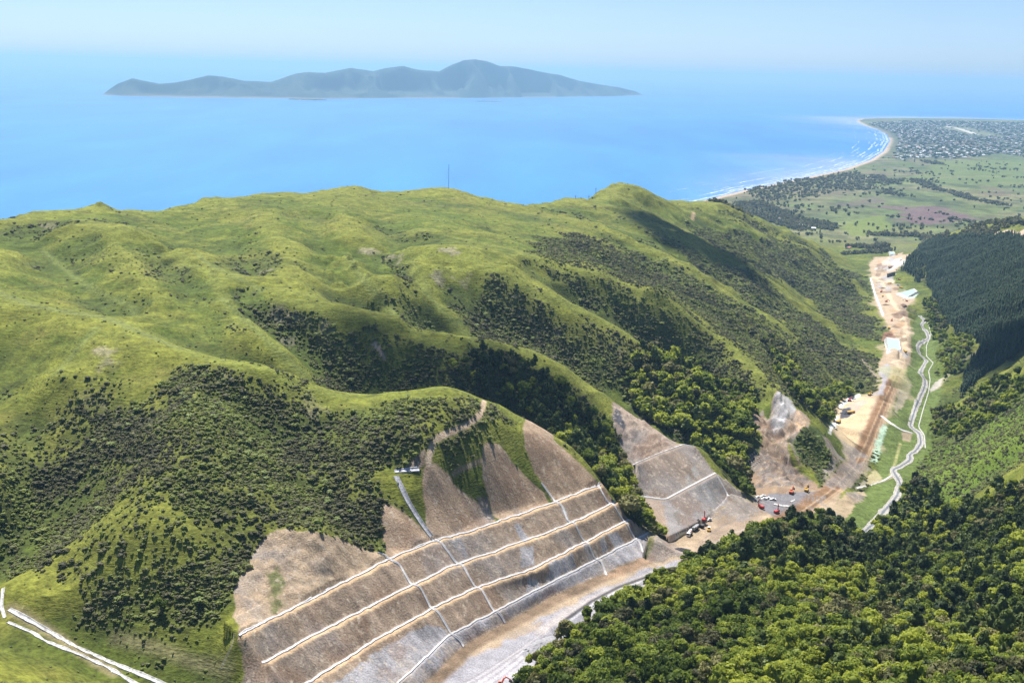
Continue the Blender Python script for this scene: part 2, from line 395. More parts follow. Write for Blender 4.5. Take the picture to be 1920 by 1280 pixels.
def paint(poly, c, soft=1.5, rough=0., rs=12., amt=1., var=.0, bare=None, veg=0, world=False):
    j, i, m_ = zmask(poly, soft, rough, rs, world); m_ = m_*amt
    cc = np.asarray(c)[None]*(1+var*(n4[j, i]*.7+n12[j, i]*.5))[:, None]
    COL[j, i] = COL[j, i]*(1-m_[:, None])+cc*m_[:, None]
    if bare is not None: BARE[j, i] = np.maximum(BARE[j, i], m_*bare) if bare else BARE[j, i]*(1-m_)
    if veg == 0 and bare:
        SCRUB[j, i] *= 1-m_; FOREST[j, i] *= 1-m_; PINE[j, i] *= 1-m_
def line_paint(L, c, w, soft=.8, amt=1., n=80, var=.1, bare=1., px=True):
    Q = hits(dense(L, n))[:, :2] if px else np.array(L)[:, :2]
    x0, y0 = Q.min(0)-w*2-5; x1, y1 = Q.max(0)+w*2+5
    s = np.argwhere((GX > x0) & (GX < x1) & (GY > y0) & (GY < y1)); j, i = s[:, 0], s[:, 1]
    d = segdist(GX[j, i], GY[j, i], Q); m_ = amt*sstep(w/2+soft, w/2-soft, d); k = m_ > 0; j, i, m_ = j[k], i[k], m_[k]
    cc = np.asarray(c)[None]*(1+var*(n4[j, i]+n12[j, i]*.5))[:, None]
    COL[j, i] = COL[j, i]*(1-m_[:, None])+cc*m_[:, None]
    BARE[j, i] = np.maximum(BARE[j, i], m_*bare); SCRUB[j, i] *= 1-m_; FOREST[j, i] *= 1-m_
def grow(F, poly, amt, soft=10., rough=25., rs=40.):
    j, i, m_ = zmask(poly, soft, rough, rs); F[j, i] = np.maximum(F[j, i], m_*amt)

# scrub and forest zones, outlined where they grow
grow(SCRUB, [(330,705),(390,697),(450,712),(560,745),(650,765),(760,765),(870,748),(905,765),(860,820),(800,850),(730,880),(715,950),(710,1015),(620,985),(520,970),(440,1030),(425,1120),(400,1200),(300,1170),(200,1150),(45,1070),(35,960),(60,900),(130,840),(200,790),(280,760)], .95)
grow(SCRUB, [(-60,800),(35,810),(60,860),(30,940),(0,1010),(-80,1040)], .6)
grow(SCRUB, [(80,730),(140,680),(220,660),(250,720),(200,770),(120,800)], .35)
grow(SCRUB, [(480,585),(560,590),(714,606),(837,655),(1003,670),(1100,745),(1145,800),(1180,900),(1240,995),(1110,888),(990,783),(905,742),(720,742),(640,735),(560,650)], .8)
grow(SCRUB, [(420,620),(470,610),(540,700),(600,738),(500,690)], .5)
grow(SCRUB, [(340,620),(390,600),(430,640),(520,700),(450,690),(390,660)], .25)
grow(SCRUB, [(690,520),(740,560),(800,600),(830,640),(740,598),(700,560)], .4)
grow(SCRUB, [(720,480),(760,490),(800,560),(870,640),(800,620),(740,560)], .55)
grow(SCRUB, [(850,560),(930,530),(1050,590),(1180,650),(1290,725),(1330,800),(1280,830),(1148,742),(1060,688),(960,648),(890,642)], .95)
grow(SCRUB, [(960,530),(1053,575),(1196,650),(1310,730),(1260,690),(1150,620),(1040,560)], .4)
grow(SCRUB, [(1000,440),(1060,450),(1130,500),(1200,545),(1300,588),(1400,668),(1460,735),(1400,745),(1310,715),(1196,632),(1110,575),(1060,530),(1010,480)], .85)
grow(SCRUB, [(1060,440),(1180,470),(1289,505),(1362,556),(1480,630),(1580,730),(1500,760),(1400,660),(1300,585),(1192,540),(1120,505)], .9)
grow(SCRUB, [(1130,440),(1240,490),(1330,540),(1280,560),(1180,510)], .4)
grow(SCRUB, [(1240,450),(1350,495),(1437,525),(1558,615),(1650,680),(1640,740),(1560,720),(1470,610),(1400,565),(1290,490)], .9)
grow(SCRUB, [(1170,410),(1262,450),(1350,495),(1300,495),(1210,440)], .45)
grow(SCRUB, [(1290,420),(1400,440),(1528,478),(1603,535),(1660,640),(1580,620),(1490,540),(1400,500)], .85)
grow(SCRUB, [(1300,390),(1360,400),(1450,430),(1545,470),(1610,515),(1640,570),(1600,540),(1500,470),(1400,425)], .7)
grow(SCRUB, [(80,440),(170,470),(260,490),(240,520),(140,500)], .10)
grow(SCRUB, [(180,500),(290,480),(330,530),(260,560)], .16)
grow(SCRUB, [(400,450),(470,440),(520,480),(460,510)], .14)
SCRUB *= np.clip(1.15-.50*sstep(.6, 2.6, CVX), 0, 1)
SCRUB *= np.clip(np.where(R > 900, .55, .32)+1.0*sstep(-.35, .30, fbm(GX, GY, 22, 4, 41)), 0, 1)
scat = .012+.30*sstep(.1, .7, fbm(GX, GY, 75, 4, 43)-.06*CVX)*sstep(.1, .35, SLOPE); SCRUB = np.maximum(SCRUB, np.where((wplain < .5) & (R < 2900), scat, 0))
grow(FOREST, [(870,690),(1000,685),(1090,765),(1140,800),(1175,880),(1190,930),(1245,1000),(1225,1000),(1110,888),(1000,788),(905,742)], 1., 5, 12)
grow(FOREST, [(1220,655),(1300,690),(1350,720),(1430,742),(1405,790),(1425,850),(1400,925),(1345,885),(1300,830),(1240,800),(1155,745),(1110,730),(1170,700)], 1., 6, 14)
grow(FOREST, [(1490,745),(1560,720),(1620,735),(1570,770),(1540,790)], .8, 5, 10)
grow(FOREST, [(1430,640),(1480,660),(1520,720),(1480,735)], .6, 5, 10)
grow(FOREST, [(940,1340),(1000,1240),(1100,1160),(1200,1110),(1290,1062),(1420,1000),(1500,965),(1570,985),(1620,1010),(1650,985),(1690,950),(1715,900),(1775,962),(1840,950),(1860,930),(1920,915),(2100,930),(2380,930),(2380,1400),(900,1400)], 1., 4, 8)
grow(FOREST, [(1745,805),(1760,770),(1790,765),(1830,735),(1870,715),(1960,680),(1960,720),(1850,795),(1780,830)], .6, 5, 12)
grow(FOREST, [(1730,540),(1755,580),(1775,630),(1830,650),(1800,700),(1770,720),(1760,680),(1775,650),(1750,625),(1735,590)], .7, 6, 10)
grow(SCRUB, [(1715,880),(1760,835),(1850,790),(1960,720),(2100,700),(2100,920),(1920,870),(1840,920),(1780,960),(1720,920)], .38, 5, 10)
grow(PINE, [(1722,462),(1760,448),(1850,446),(1920,445),(2050,445),(2150,450),(2150,560),(2000,620),(1920,655),(1850,700),(1800,745),(1812,690),(1838,655),(1790,620),(1760,580),(1738,530)], 1., 4, 6)
grow(PINE, [(1690,505),(1720,470),(1735,520),(1720,530)], .4, 4, 6)
# grassed crest lines run down between the scrub
def crest(pred, w, col=(.145,.165,.030), amt=.7, cut=.9):
    for L in LINES:
        if pred(L):
            Q = smooth_line(np.array([P(*q) for q in L]), 60)[:, :2]; x0, y0 = Q.min(0)-40; x1, y1 = Q.max(0)+40
            s = np.argwhere((GX > x0) & (GX < x1) & (GY > y0) & (GY < y1)); j, i = s[:, 0], s[:, 1]
            d = segdist(GX[j, i], GY[j, i], Q)+w*.5*fbm(GX[j, i], GY[j, i], 30, 3, 88); k = sstep(w, w*.35, d)
            SCRUB[j, i] *= 1-cut*k; m_ = (k*amt)[:, None]; COL[j, i] = COL[j, i]*(1-m_)+np.array(col)*(1+.3*n12[j, i])[:, None]*m_
crest(lambda L: L[0] in ((830,473,309),), 8, cut=.8); crest(lambda L: L[0] == (780,430,310), 10, cut=.8); crest(lambda L: L[0] in ((1050,400,275),), 8, amt=.4, cut=.6); crest(lambda L: L[0] in ((1100,380,265),), 13); crest(lambda L: L[0] in ((1240,382,232),), 15); crest(lambda L: L[0] in ((649,473,312),(760,470,306)), 7); crest(lambda L: L[0] in ((230,425,320),(535,563,305)), 7); crest(lambda L: L[0] in ((-150,520,316),), 8, cut=.6)
# tint of the ground under the plants
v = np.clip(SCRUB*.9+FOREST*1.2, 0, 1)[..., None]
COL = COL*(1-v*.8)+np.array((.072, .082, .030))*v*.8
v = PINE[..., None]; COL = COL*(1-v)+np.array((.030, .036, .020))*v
straw = sstep(.42, .62, fbm(GX, GY, 18, 3, 51))*sstep(.0, .4, fbm(GX, GY, 110, 2, 52)+.1)*(1-np.clip(FOREST, 0, 1))
COL = lerp3(COL, (.26, .225, .15), .55*straw*sstep(.05, .3, SCRUB))

# --- right hand hill: bright grass and fern
paint([(1715,880),(1740,830),(1760,838),(1850,790),(1960,715),(2100,700),(2100,880),(1920,860),(1850,890),(1780,950),(1720,930),(1700,900)], (.095,.150,.016), 8, 10, 25, .75, .35)
paint([(1780,612),(1830,640),(1800,690),(1760,720),(1755,680),(1775,650)], (.105,.145,.025), 4, 8, 15, .7, .3)
# --- valley floor grass
paint([(1708,610),(1722,592),(1750,600),(1760,640),(1752,690),(1770,720),(1745,800),(1740,850),(1705,890),(1700,940),(1650,985),(1610,1010),(1570,985),(1640,900),(1650,830),(1690,720),(1707,660)], (.100,.135,.034), 3, 4, 15, 1., .2, 0)
for F_ in (SCRUB,):
    j, i, m_ = zmask([(1708,610),(1722,592),(1750,600),(1760,640),(1752,690),(1760,720),(1740,800),(1735,850),(1700,890),(1690,940),(1650,985),(1610,1010),(1570,985),(1640,900),(1650,830),(1690,720),(1707,660)], 3); F_[j, i] *= 1-m_
# --- bare ground: cuttings
EARTH = (.345, .25, .17)
cm = np.argwhere(cutmask); j, i = cm[:, 0], cm[:, 1]
COL[j, i] = np.array((.29,.22,.16)); BARE[j, i] = 1; SCRUB[j, i] = 0; FOREST[j, i] = 0
paint([(446,1186),(437,1150),(441,1105),(466,1060),(491,1010),(520,990),(560,998),(600,1000),(640,1010),(680,1026),(722,1044),(730,1052),(620,1110),(500,1170)], (.37,.28,.19), .7, 2, 8, 1, .15, 1)
paint([(446,1180),(500,1165),(520,1300),(462,1310),(450,1240)], (.29,.22,.15), .8, 2, 8, 1, .15, 1)
for fp in ([(722,1050),(718,985),(714,960),(722,945),(738,948),(760,962),(790,990),(815,1014)],
           [(795,880),(800,868),(815,868),(845,890),(850,905),(900,945),(930,975),(905,988),(820,1016),(800,990),(795,940),(793,905)],
           [(905,860),(903,840),(910,828),(935,832),(960,865),(1000,905),(1020,925),(1030,945),(940,974),(925,965),(915,930),(905,900)],
           [(980,800),(985,788),(1000,791),(1040,826),(1080,861),(1115,896),(1122,910),(1045,943),(1020,910),(1000,880),(985,840)]):
    paint(fp, EARTH, .6, 1., 6, 1, .15, 1)
paint([(758,876),(772,862),(797,843),(803,868),(785,880)], (.24,.18,.125), .5, 1, 6, 1, .15, 1)
paint([(893,932),(914,930),(928,973),(919,976)], (.055,.058,.065), .5, 0, 6, 1, .05, 1)
paint([(500,1075),(520,1062),(532,1085),(525,1120),(535,1140),(512,1150)], (.10,.13,.035), 1.5, 3, 5, .8, .2)
paint([(640,760),(700,755),(760,770),(740,880),(690,870)], (.062,.085,.022), 8, 10, 20, .3)
BENCH = (.47, .335, .205)
for Q, w in ((offset(I1, 2.5), 3.7), (offset(I2, 2.5), 3.7), (offset(I3, 2.4), 3.4)): line_paint(Q, BENCH, w, .45, 1, px=False, var=.10)
CONC = (.33, .325, .345)
def strip(A, B): return [tuple(q[:2]) for q in A]+[tuple(q[:2]) for q in B[::-1]]
paint(strip(I4, I5), (.37,.36,.38), .4, 0, 5, 1, .10, 1, world=True)
for cp in ([(590,1300),(640,1270),(690,1232),(770,1183),(800,1168),(838,1180),(842,1190),(740,1284),(700,1310)],
           [(843,1012),(861,1006),(881,1042),(871,1046)], [(965,985),(973,980),(993,1011),(984,1016)],
           [(976,1028),(1001,1020),(1002,1058),(977,1064)], [(1030,1055),(1073,1036),(1079,1062),(1040,1085),(1018,1094),(1030,1075)],
           [(990,1085),(1005,1082),(1015,1100),(985,1112)], [(1091,1022),(1100,1019),(1112,1046),(1106,1050)], [(1124,1010),(1132,1004),(1140,1030),(1130,1038)], [(1140,1002),(1155,996),(1172,1020),(1155,1028)],
           [(1053,952),(1058,950),(1068,976),(1062,978)]):
    paint(cp, CONC, .5, 1.2, 5, .9, .12, 1)
# cut 2
paint([(1150,754),(1215,791),(1270,831),(1305,837),(1340,886),(1380,925),(1413,945),(1365,942),(1320,978),(1255,1007),(1240,965),(1186,932),(1183,875),(1160,820),(1145,790)], (.28,.22,.175), .7, 1.5, 6, 1, .25, 1)
paint([(1155,765),(1165,775),(1166,785),(1174,797),(1170,807),(1147,785)], (.07,.07,.08), .5, 0, 6, 1, .05, 1)
paint([(1244,938),(1275,925),(1335,890),(1345,905),(1365,935),(1320,974),(1257,1003)], (.235,.225,.225), 1., 3, 8, .85, .2, 1)
paint([(1262,962),(1290,945),(1300,960),(1272,985)], (.155,.145,.12), .5, 1, 6, .8, .1, 1)
paint([(1293,925),(1302,918),(1312,936),(1300,944)], (.36,.35,.34), .5, 0, 6, .8, .1, 1); paint([(1283,895),(1292,887),(1300,905),(1290,912)], (.30,.29,.27), .5, 0, 6, .8, .1, 1); paint([(1295,878),(1304,870),(1312,890),(1303,897)], (.33,.32,.30), .5, 0, 6, .8, .1, 1)
paint([(1312,905),(1322,900),(1338,935),(1330,940)], (.40,.40,.41), .6, 1, 6, .7, .1, 1)
for Q, w in ((offset(J1, 2.4), 2.6), (offset(J2, 2.6), 2.6)): line_paint(Q, (.26,.215,.18), w, .5, 1, px=False)
# cut 3 - the slip
paint([(1450,745),(1465,734),(1480,752),(1495,770),(1512,776),(1520,795),(1502,806),(1478,824),(1480,858),(1528,903),(1540,915),(1480,927),(1420,932),(1410,915),(1405,880),(1425,850),(1430,825),(1410,790),(1410,775),(1430,768),(1442,785)], (.25,.175,.115), 1, 2, 8, 1, .15, 1)
paint([(1446,790),(1452,762),(1464,735),(1487,755),(1495,768),(1475,785),(1465,808),(1452,815)], (.36,.355,.365), .8, 2, 6, .95, .12, 1)
paint([(1477,800),(1494,771),(1512,777),(1520,793),(1512,803),(1486,808)], (.55,.34,.17), .8, 2, 6, .95, .15, 1)
for L in ([(1448,800),(1440,830),(1436,870),(1430,905)], [(1470,850),(1490,880),(1505,905)], [(1425,780),(1445,800),(1440,820)], [(1495,810),(1482,830),(1500,870)]): line_paint(L, (.15,.10,.07), 3, 1.5, .75, var=.4)
line_paint([(1462,742),(1470,765),(1466,790)], (.60,.60,.61), 4, 1.5, .8, var=.3)
line_paint([(1475,818),(1462,835),(1455,860),(1462,885),(1450,925)], (.34,.25,.16), 3.5, 1, .8)
paint([(1402,852),(1415,845),(1422,865),(1412,880)], (.16,.13,.09), 1, 1, 6, .8, .1, 1)
paint([(1480,826),(1502,806),(1530,800),(1562,834),(1588,862),(1560,882),(1537,914),(1526,880),(1500,860)], (.060,.085,.022), 1, 3, 8, .9, .3)
grow(SCRUB, [(1485,826),(1502,808),(1530,815),(1562,850),(1560,880),(1537,910),(1526,880),(1500,860)], .8, 2, 3, 8)
paint([(1540,815),(1552,822),(1570,850),(1585,862),(1560,885),(1545,900),(1540,880),(1560,862)], (.20,.16,.12), 1, 2, 8, .85, .2, 1)
# earthworks along the valley floor
FLOOR = (.33, .25, .165)
floor_px = [(1640,482),(1690,474),(1706,478),(1685,500),(1662,522),(1700,548),(1716,562),(1700,577),(1706,600),(1708,640),(1706,680),(1690,722),(1672,760),(1655,800),(1640,835),(1622,870),(1600,905),(1565,948),(1528,962),(1480,990),(1420,1002),(1380,1022),(1320,1050),(1290,1062)]
floor_w = [tuple(q[:2]) for q in hits(floor_px)]+[tuple(q[:2]) for q in E5[::-1]]+[tuple(q[:2]) for q in I5]+[tuple(q[:2]) for q in hits([(1225,1018),(1245,1008),(1258,1006),(1320,977),(1366,942),(1414,942),(1480,928),(1540,915),(1592,862),(1586,840),(1562,808),(1558,792),(1576,766),(1606,746),(1640,736),(1655,716),(1645,692),(1660,655),(1664,640),(1678,635),(1660,602),(1642,572),(1636,542),(1634,516),(1630,496)])]
paint(floor_w, FLOOR, 1.2, 2, 10, 1, .18, 1, world=True)
paint(floor_w, (.42,.33,.235), 6, 25, 30, .5, .2, 1, world=True)
# near floor: pale grey aggregate, brown against the wall
paint([(740,1330),(800,1290),(870,1235),(935,1205),(1010,1160),(1060,1140),(1150,1095),(1250,1060),(1285,1048),(1262,1072),(1120,1154),(1020,1232),(955,1300),(900,1345)], (.30,.29,.315), 2, 4, 14, 1., .22, 1)
paint([(800,1330),(880,1270),(960,1225),(1000,1205),(990,1250),(940,1300)], (.43,.42,.45), 5, 10, 16, .8, .2, 1)
for k in range(7): line_paint([(810+k*13,1310),(900+k*11,1262-k*2),(975+k*8,1215-k*3),(1050+k*5,1160-k*2),(1130+k*3,1112-k),(1240+k,1066)], (.52,.50,.50) if k % 2 else (.24,.22,.22), .9, .5, .5, var=.2)
line_paint([(1010,1185),(1075,1140),(1140,1110),(1250,1065)], (.42,.38,.36), 5, 1.5, .8)
paint([(1000,1255),(985,1215),(1035,1180),(1062,1170),(1100,1145),(1110,1158),(1050,1205)], (.22,.215,.24), 1.5, 4, 9, .8, .3, 1)
line_paint(offset(I5, 3.2), (.20,.142,.095), 7.5, 2, 1, var=.4, px=False)
line_paint([(1062,1160),(1110,1126),(1160,1100),(1215,1080),(1262,1068)], (.05,.05,.055), 2.2, .8, .9); line_paint([(1068,1163),(1116,1129),(1166,1103),(1220,1083)], (.50,.50,.52), 1., .5, .8)
paint([(1130,1085),(1160,1065),(1190,1055),(1215,1050),(1225,1020),(1250,1030),(1280,1035),(1230,1050),(1170,1080)], (.33,.22,.14), 1, 3, 8, .7, .25, 1)
paint([(940,1195),(985,1172),(1016,1165),(1010,1178),(965,1198)], (.33,.26,.19), 1, 2, 8, .8, .15, 1)
# gentle spoil slope below cut 2
paint([(1330,1000),(1365,942),(1414,940),(1440,955),(1400,1000),(1330,1040),(1290,1050),(1310,1020)], (.27,.205,.15), 2, 4, 10, .9, .2, 1)
line_paint([(1320,1010),(1355,985),(1395,968),(1425,965)], (.22,.18,.15), 1.5, .6, .8); line_paint([(1330,1025),(1370,1000),(1420,985)], (.36,.31,.27), 3, 1, .6)
paint([(1345,1032),(1380,1010),(1395,1012),(1360,1036)], (.36,.35,.37), 1, 1, 6, .9, .1, 1)
# dark gravel pad and haul road
paint([(1408,932),(1440,926),(1500,922),(1545,918),(1530,938),(1490,965),(1455,972),(1425,950)], (.17,.165,.18), 1, 2, 8, .95, .12, 1)
line_paint([(1440,985),(1500,958),(1560,915),(1605,872),(1622,835),(1640,790),(1664,735),(1682,705)], (.205,.118,.062), 14, 3, .97, var=.25)
for k, w_ in ((0, 1.2), (9, 1.4), (16, 1.), (-7, 1.2)):
    line_paint([(1450+k,990),(1508+k,960),(1566+k,918),(1608+k*.8,874),(1627+k*.8,835),(1645+k*.7,790),(1667+k*.6,738),(1690+k*.4,690),(1693+k*.3,650)], (.44,.32,.20) if k else (.12,.09,.065), w_, .6, .7)
line_paint([(1688,690),(1696,650),(1699,620),(1690,590),(1672,565),(1660,540),(1645,520),(1655,500),(1690,482)], (.55,.43,.29), 9, 2, .85)
paint([(1645,735),(1655,716),(1646,694),(1665,680),(1672,690),(1662,715),(1655,740),(1620,745)], (.30,.29,.31), 1.5, 2, 8, .9, .12, 1)
paint([(1580,748),(1600,745),(1625,742),(1640,750),(1620,800),(1600,840),(1588,862),(1566,808),(1560,790)], (.50,.385,.24), 2, 3, 10, .9, .12, 1)
paint([(1570,775),(1605,750),(1630,752),(1610,770),(1590,782)], (.36,.32,.28), 1.5, 2, 8, .7, .1, 1)
paint([(1574,785),(1580,766),(1594,763),(1598,772),(1592,782)], (.075,.075,.09), .5, .5, 4, 1, .05, 1)
paint([(1553,812),(1557,795),(1568,778),(1574,782),(1562,800),(1558,815)], (.78,.79,.80), .5, .5, 4, 1, .05, 1)
paint([(1571,760),(1590,745),(1612,738),(1614,743),(1592,752),(1576,766)], (.72,.73,.75), .5, .5, 4, 1, .05, 1)
# hydroseeded batters between road and stream
paint([(1632,865),(1640,835),(1655,795),(1664,798),(1652,840),(1642,868)], (.34,.46,.36), 1, 2, 6, .85, .1)
paint([(1675,760),(1690,725),(1708,720),(1700,745),(1680,775)], (.30,.26,.19), 1, 2, 6, .85, .2, 1)
paint([(1640,690),(1700,690),(1704,725),(1694,735)], (.30,.30,.13), 2, 3, 6, .5, .2)
paint([(1610,905),(1640,880),(1650,890),(1655,900),(1610,915)], (.40,.34,.20), 1, 2, 6, .7, .2, 1)
paint([(1540,962),(1580,930),(1618,918),(1625,925),(1590,968),(1565,985)], (.35,.27,.18), 1, 3, 6, .9, .2, 1)
line_paint([(1688,830),(1675,880),(1668,890)], (.32,.30,.13), 2.5, .8, .7, bare=0)
paint([(1690,810),(1710,812),(1706,828),(1692,825)], (.33,.25,.18), 1, 1, 6, .8, .1, 1)
line_paint([(1605,915),(1630,910),(1655,902),(1675,893)], (.32,.26,.20), 3, .8, .9)
# settling pond and works further down the valley
paint([(1652,640),(1658,622),(1672,620),(1680,632),(1676,642)], (.20,.11,.07), 1, 2, 6, .9, .3, 1)
paint([(1640,505),(1665,486),(1690,484),(1700,492),(1668,508)], (.55,.54,.56), 2, 3, 8, .6, .2, 1)
paint([(1650,520),(1672,512),(1676,528),(1665,530)], (.33,.31,.31), 1, 1, 8, .8, .2, 1)
paint([(1680,550),(1710,545),(1722,550),(1712,560),(1695,560)], (.45,.55,.48), 1, 2, 6, .8, .2, 1)
paint([(1683,540),(1700,535),(1695,546),(1684,548)], (.12,.16,.05), 1, 1, 6, .8, .2)
line_paint([(1632,520),(1640,550),(1650,575),(1656,592)], (.70,.70,.72), 3, 1, .9)
rp = np.random.default_rng(77)
for k in range(34):
    t = rp.uniform(); a, b_ = np.interp(t, [0, .25, .5, .75, 1], [1668, 1650, 1668, 1690, 1692]), np.interp(t, [0, .25, .5, .75, 1], [484, 512, 545, 590, 680]); a += rp.uniform(-16, 16); sx, sy = rp.uniform(4, 12), rp.uniform(2, 6)
    if BARE[tuple(np.argwhere(np.ones((1, 1)))[0])] >= 0 and field_at(BARE, *hit(a, b_)[:2]) > .5:
        paint([(a-sx,b_),(a-sx*.3,b_-sy),(a+sx,b_-sy*.6),(a+sx*.8,b_+sy*.5),(a,b_+sy)], [(.20,.15,.10),(.30,.29,.29),(.52,.42,.30),(.16,.10,.07),(.38,.25,.14)][k % 5], 1, 3, 8, .75, .25, 1)
# slips, tracks and paths
paint([(697,645),(703,638),(712,650),(722,665),(725,680),(714,670)], (.34,.25,.21), .6, 1.5, 5, .9, .2, 1)
line_paint([(908,752),(902,775),(880,795),(850,808),(825,818),(812,830),(806,850),(803,868)], (.46,.35,.24), 3.0, .7, 1)
line_paint([(850,888),(870,877),(892,868),(906,862)], (.36,.27,.17), 1.6, .6, 1)
line_paint([(1607,665),(1632,690),(1645,715)], (.24,.19,.15), 5, 2, .8)
line_paint([(1757,728),(1775,705),(1800,682),(1832,658)], (.30,.26,.18), 5, 2, .7)
paint([(1742,730),(1755,715),(1768,708),(1764,722),(1745,735)], (.42,.38,.34), 1, 1, 6, .8, .1, 1)
line_paint([(0,542),(60,540),(128,533)], (.05,.045,.02), 1.5, .6, .7, bare=0)
line_paint([(0,548),(67,575),(200,596),(333,652)], (.13,.15,.05), 7, 3, .6, bare=0)
for L in ([(80,470),(137,517),(187,550),(240,570),(253,590)], [(367,473),(393,497),(447,520),(490,545)], [(180,615),(150,650),(105,700)], [(417,560),(460,600),(510,647),(567,697)], [(650,475),(676,516),(706,550),(740,590)], [(791,540),(837,589),(885,635)]):
    line_paint(L, (.145,.175,.048), 6, 3, .55, bare=0)
line_paint([(1298,412),(1301,398)], (.36,.26,.16), 7, 2, .8)
line_paint([(215,1195),(300,1215),(360,1240),(430,1255)], (.23,.20,.11), 5, 3, .6, bare=0, var=.4)
line_paint([(20,1140),(60,1165),(140,1215),(215,1262)], (.27,.22,.12), 6, 2, .7, var=.3)
line_paint([(415,1250),(432,1215),(440,1190)], (.30,.26,.16), 1, .5, .7)
for L in ([(70,415),(110,415)], [(148,397),(170,399)], [(250,385),(280,388)], [(765,383),(790,380),(815,376)], [(675,365),(705,366)], [(1060,388),(1140,390)]):
    line_paint(L, (.075,.055,.03), 4, 1.5, .75, bare=0, n=12)
for cx, cy in ((735,485),(690,470),(843,470),(815,520),(870,525),(512,590),(560,600),(620,612),(600,640),(200,655),(210,690),(540,640)):
    paint([(cx-14,cy),(cx-4,cy-7),(cx+12,cy-6),(cx+15,cy+4),(cx+2,cy+8)], (.27,.235,.17), 4, 9, 9, .6, .4)

# ------------------------------------------------------------------ the coastal plain
pl = wplain > .3
PC = lerp3((.115,.140,.045), (.085,.110,.036), sstep(-.4, .5, fbm(GX, GY, 420, 4, 61)))
PC = lerp3(PC, (.17,.155,.075), .8*sstep(.0, .5, fbm(GX, GY, 300, 4, 63)))
PC = lerp3(PC, (.055,.070,.032), .7*sstep(.05, .4, fbm(GX, GY, 130, 4, 65)))
PC = lerp3(PC, (.15,.125,.075), .8*sstep(700, 200, CD)*sstep(-.2, .3, fbm(GX, GY, 150, 3, 66)))
PC = PC*(1+.45*fbm(GX, GY, 55, 3, 67)+.25*fbm(GX, GY, 22, 2, 68))[..., None]
COL = np.where(pl[..., None], COL*(1-wplain[..., None])+PC*wplain[..., None], COL)
paint([(1640,395),(1700,385),(1790,395),(1820,408),(1760,425),(1690,420)], (.145,.082,.095), 40, 200, 130, .75, .35)
paint([(1560,385),(1640,370),(1650,380),(1600,392)], (.14,.09,.095), 30, 80, 120, .5, .2)
paint([(1840,350),(1880,350),(1900,368),(1870,370)], (.15,.10,.08), 30, 80, 120, .5, .2)
paint([(1575,430),(1600,412),(1650,405),(1680,420),(1665,438),(1600,444)], (.14,.175,.035), 10, 30, 120, .8, .1)
paint([(1670,425),(1740,428),(1760,440),(1700,446),(1660,440)], (.15,.15,.06), 10, 20, 120, .7, .1)
paint([(1600,450),(1640,452),(1720,462),(1715,470),(1640,468)], (.13,.135,.06), 6, 10, 80, .7, .1)
paint([(1690,340),(1760,300),(2000,300),(2000,350),(1800,345)], (.125,.16,.045), 40, 80, 300, .7, .1)
paint([(1850,437),(1890,430),(1960,430),(1960,450),(1900,446)], (.42,.32,.24), 4, 6, 60, .9, .1, 1)
line_paint([(1705,345),(1760,333),(1850,330),(1920,335)], (.22,.20,.12), 40, 20, .4, bare=0)
# beach
bm_ = (CD < 60) & (CD > -150) & m
bt = sstep(55, 20, CD)*bm_
COL = lerp3(COL, (.42,.33,.25), bt)
# town ground
town_px = [(1630,232),(1720,226),(1960,231),(2200,240),(2200,300),(1960,300),(1870,285),(1790,300),(1740,296),(1690,300),(1672,285),(1668,262),(1650,246)]
paint(town_px, (.075,.085,.055), 60, 60, 300, .8, .3)
paint([(1760,240),(1800,236),(1860,250),(1880,256),(1830,254)], (.15,.16,.09), 20, 20, 300, .9, .1)
line_paint([(1775,237),(1800,242),(1830,252)], (.5,.47,.42), 60, 20, .9)
# rain rills and straw on the cut faces, stretched down the fall line
u_ = GX*.57+GY*.82; q_ = GX*.82-GY*.57
stk = .55*(vnoise(u_/1.6, q_/14, 301)-.5)+.45*(vnoise(u_/4.5, q_/30, 302)-.5)+.5*fbm(GX, GY, 12, 3, 303)
nearb = (R < 1150)*np.clip(BARE, 0, 1)
COL *= (1+.62*stk*nearb*(.25+.75*sstep(.15, .4, SLOPE)))[..., None]
COL = lerp3(COL, (.25, .235, .23), .6*nearb*(SLOPE > .3)*sstep(-.05, .4, fbm(GX, GY, 34, 4, 305)+.012*(212-H)))
COL = lerp3(COL, (.20, .125, .08), .5*nearb*(SLOPE > .3)*sstep(.1, .45, fbm(GX, GY, 22, 4, 306)))
spk = sstep(.74, .92, vnoise(u_/1.3, q_/2.2, 304))*nearb*(SLOPE > .35)
COL = lerp3(COL, (.52, .44, .34), .55*spk)
COL = np.clip(COL, .008, .85)

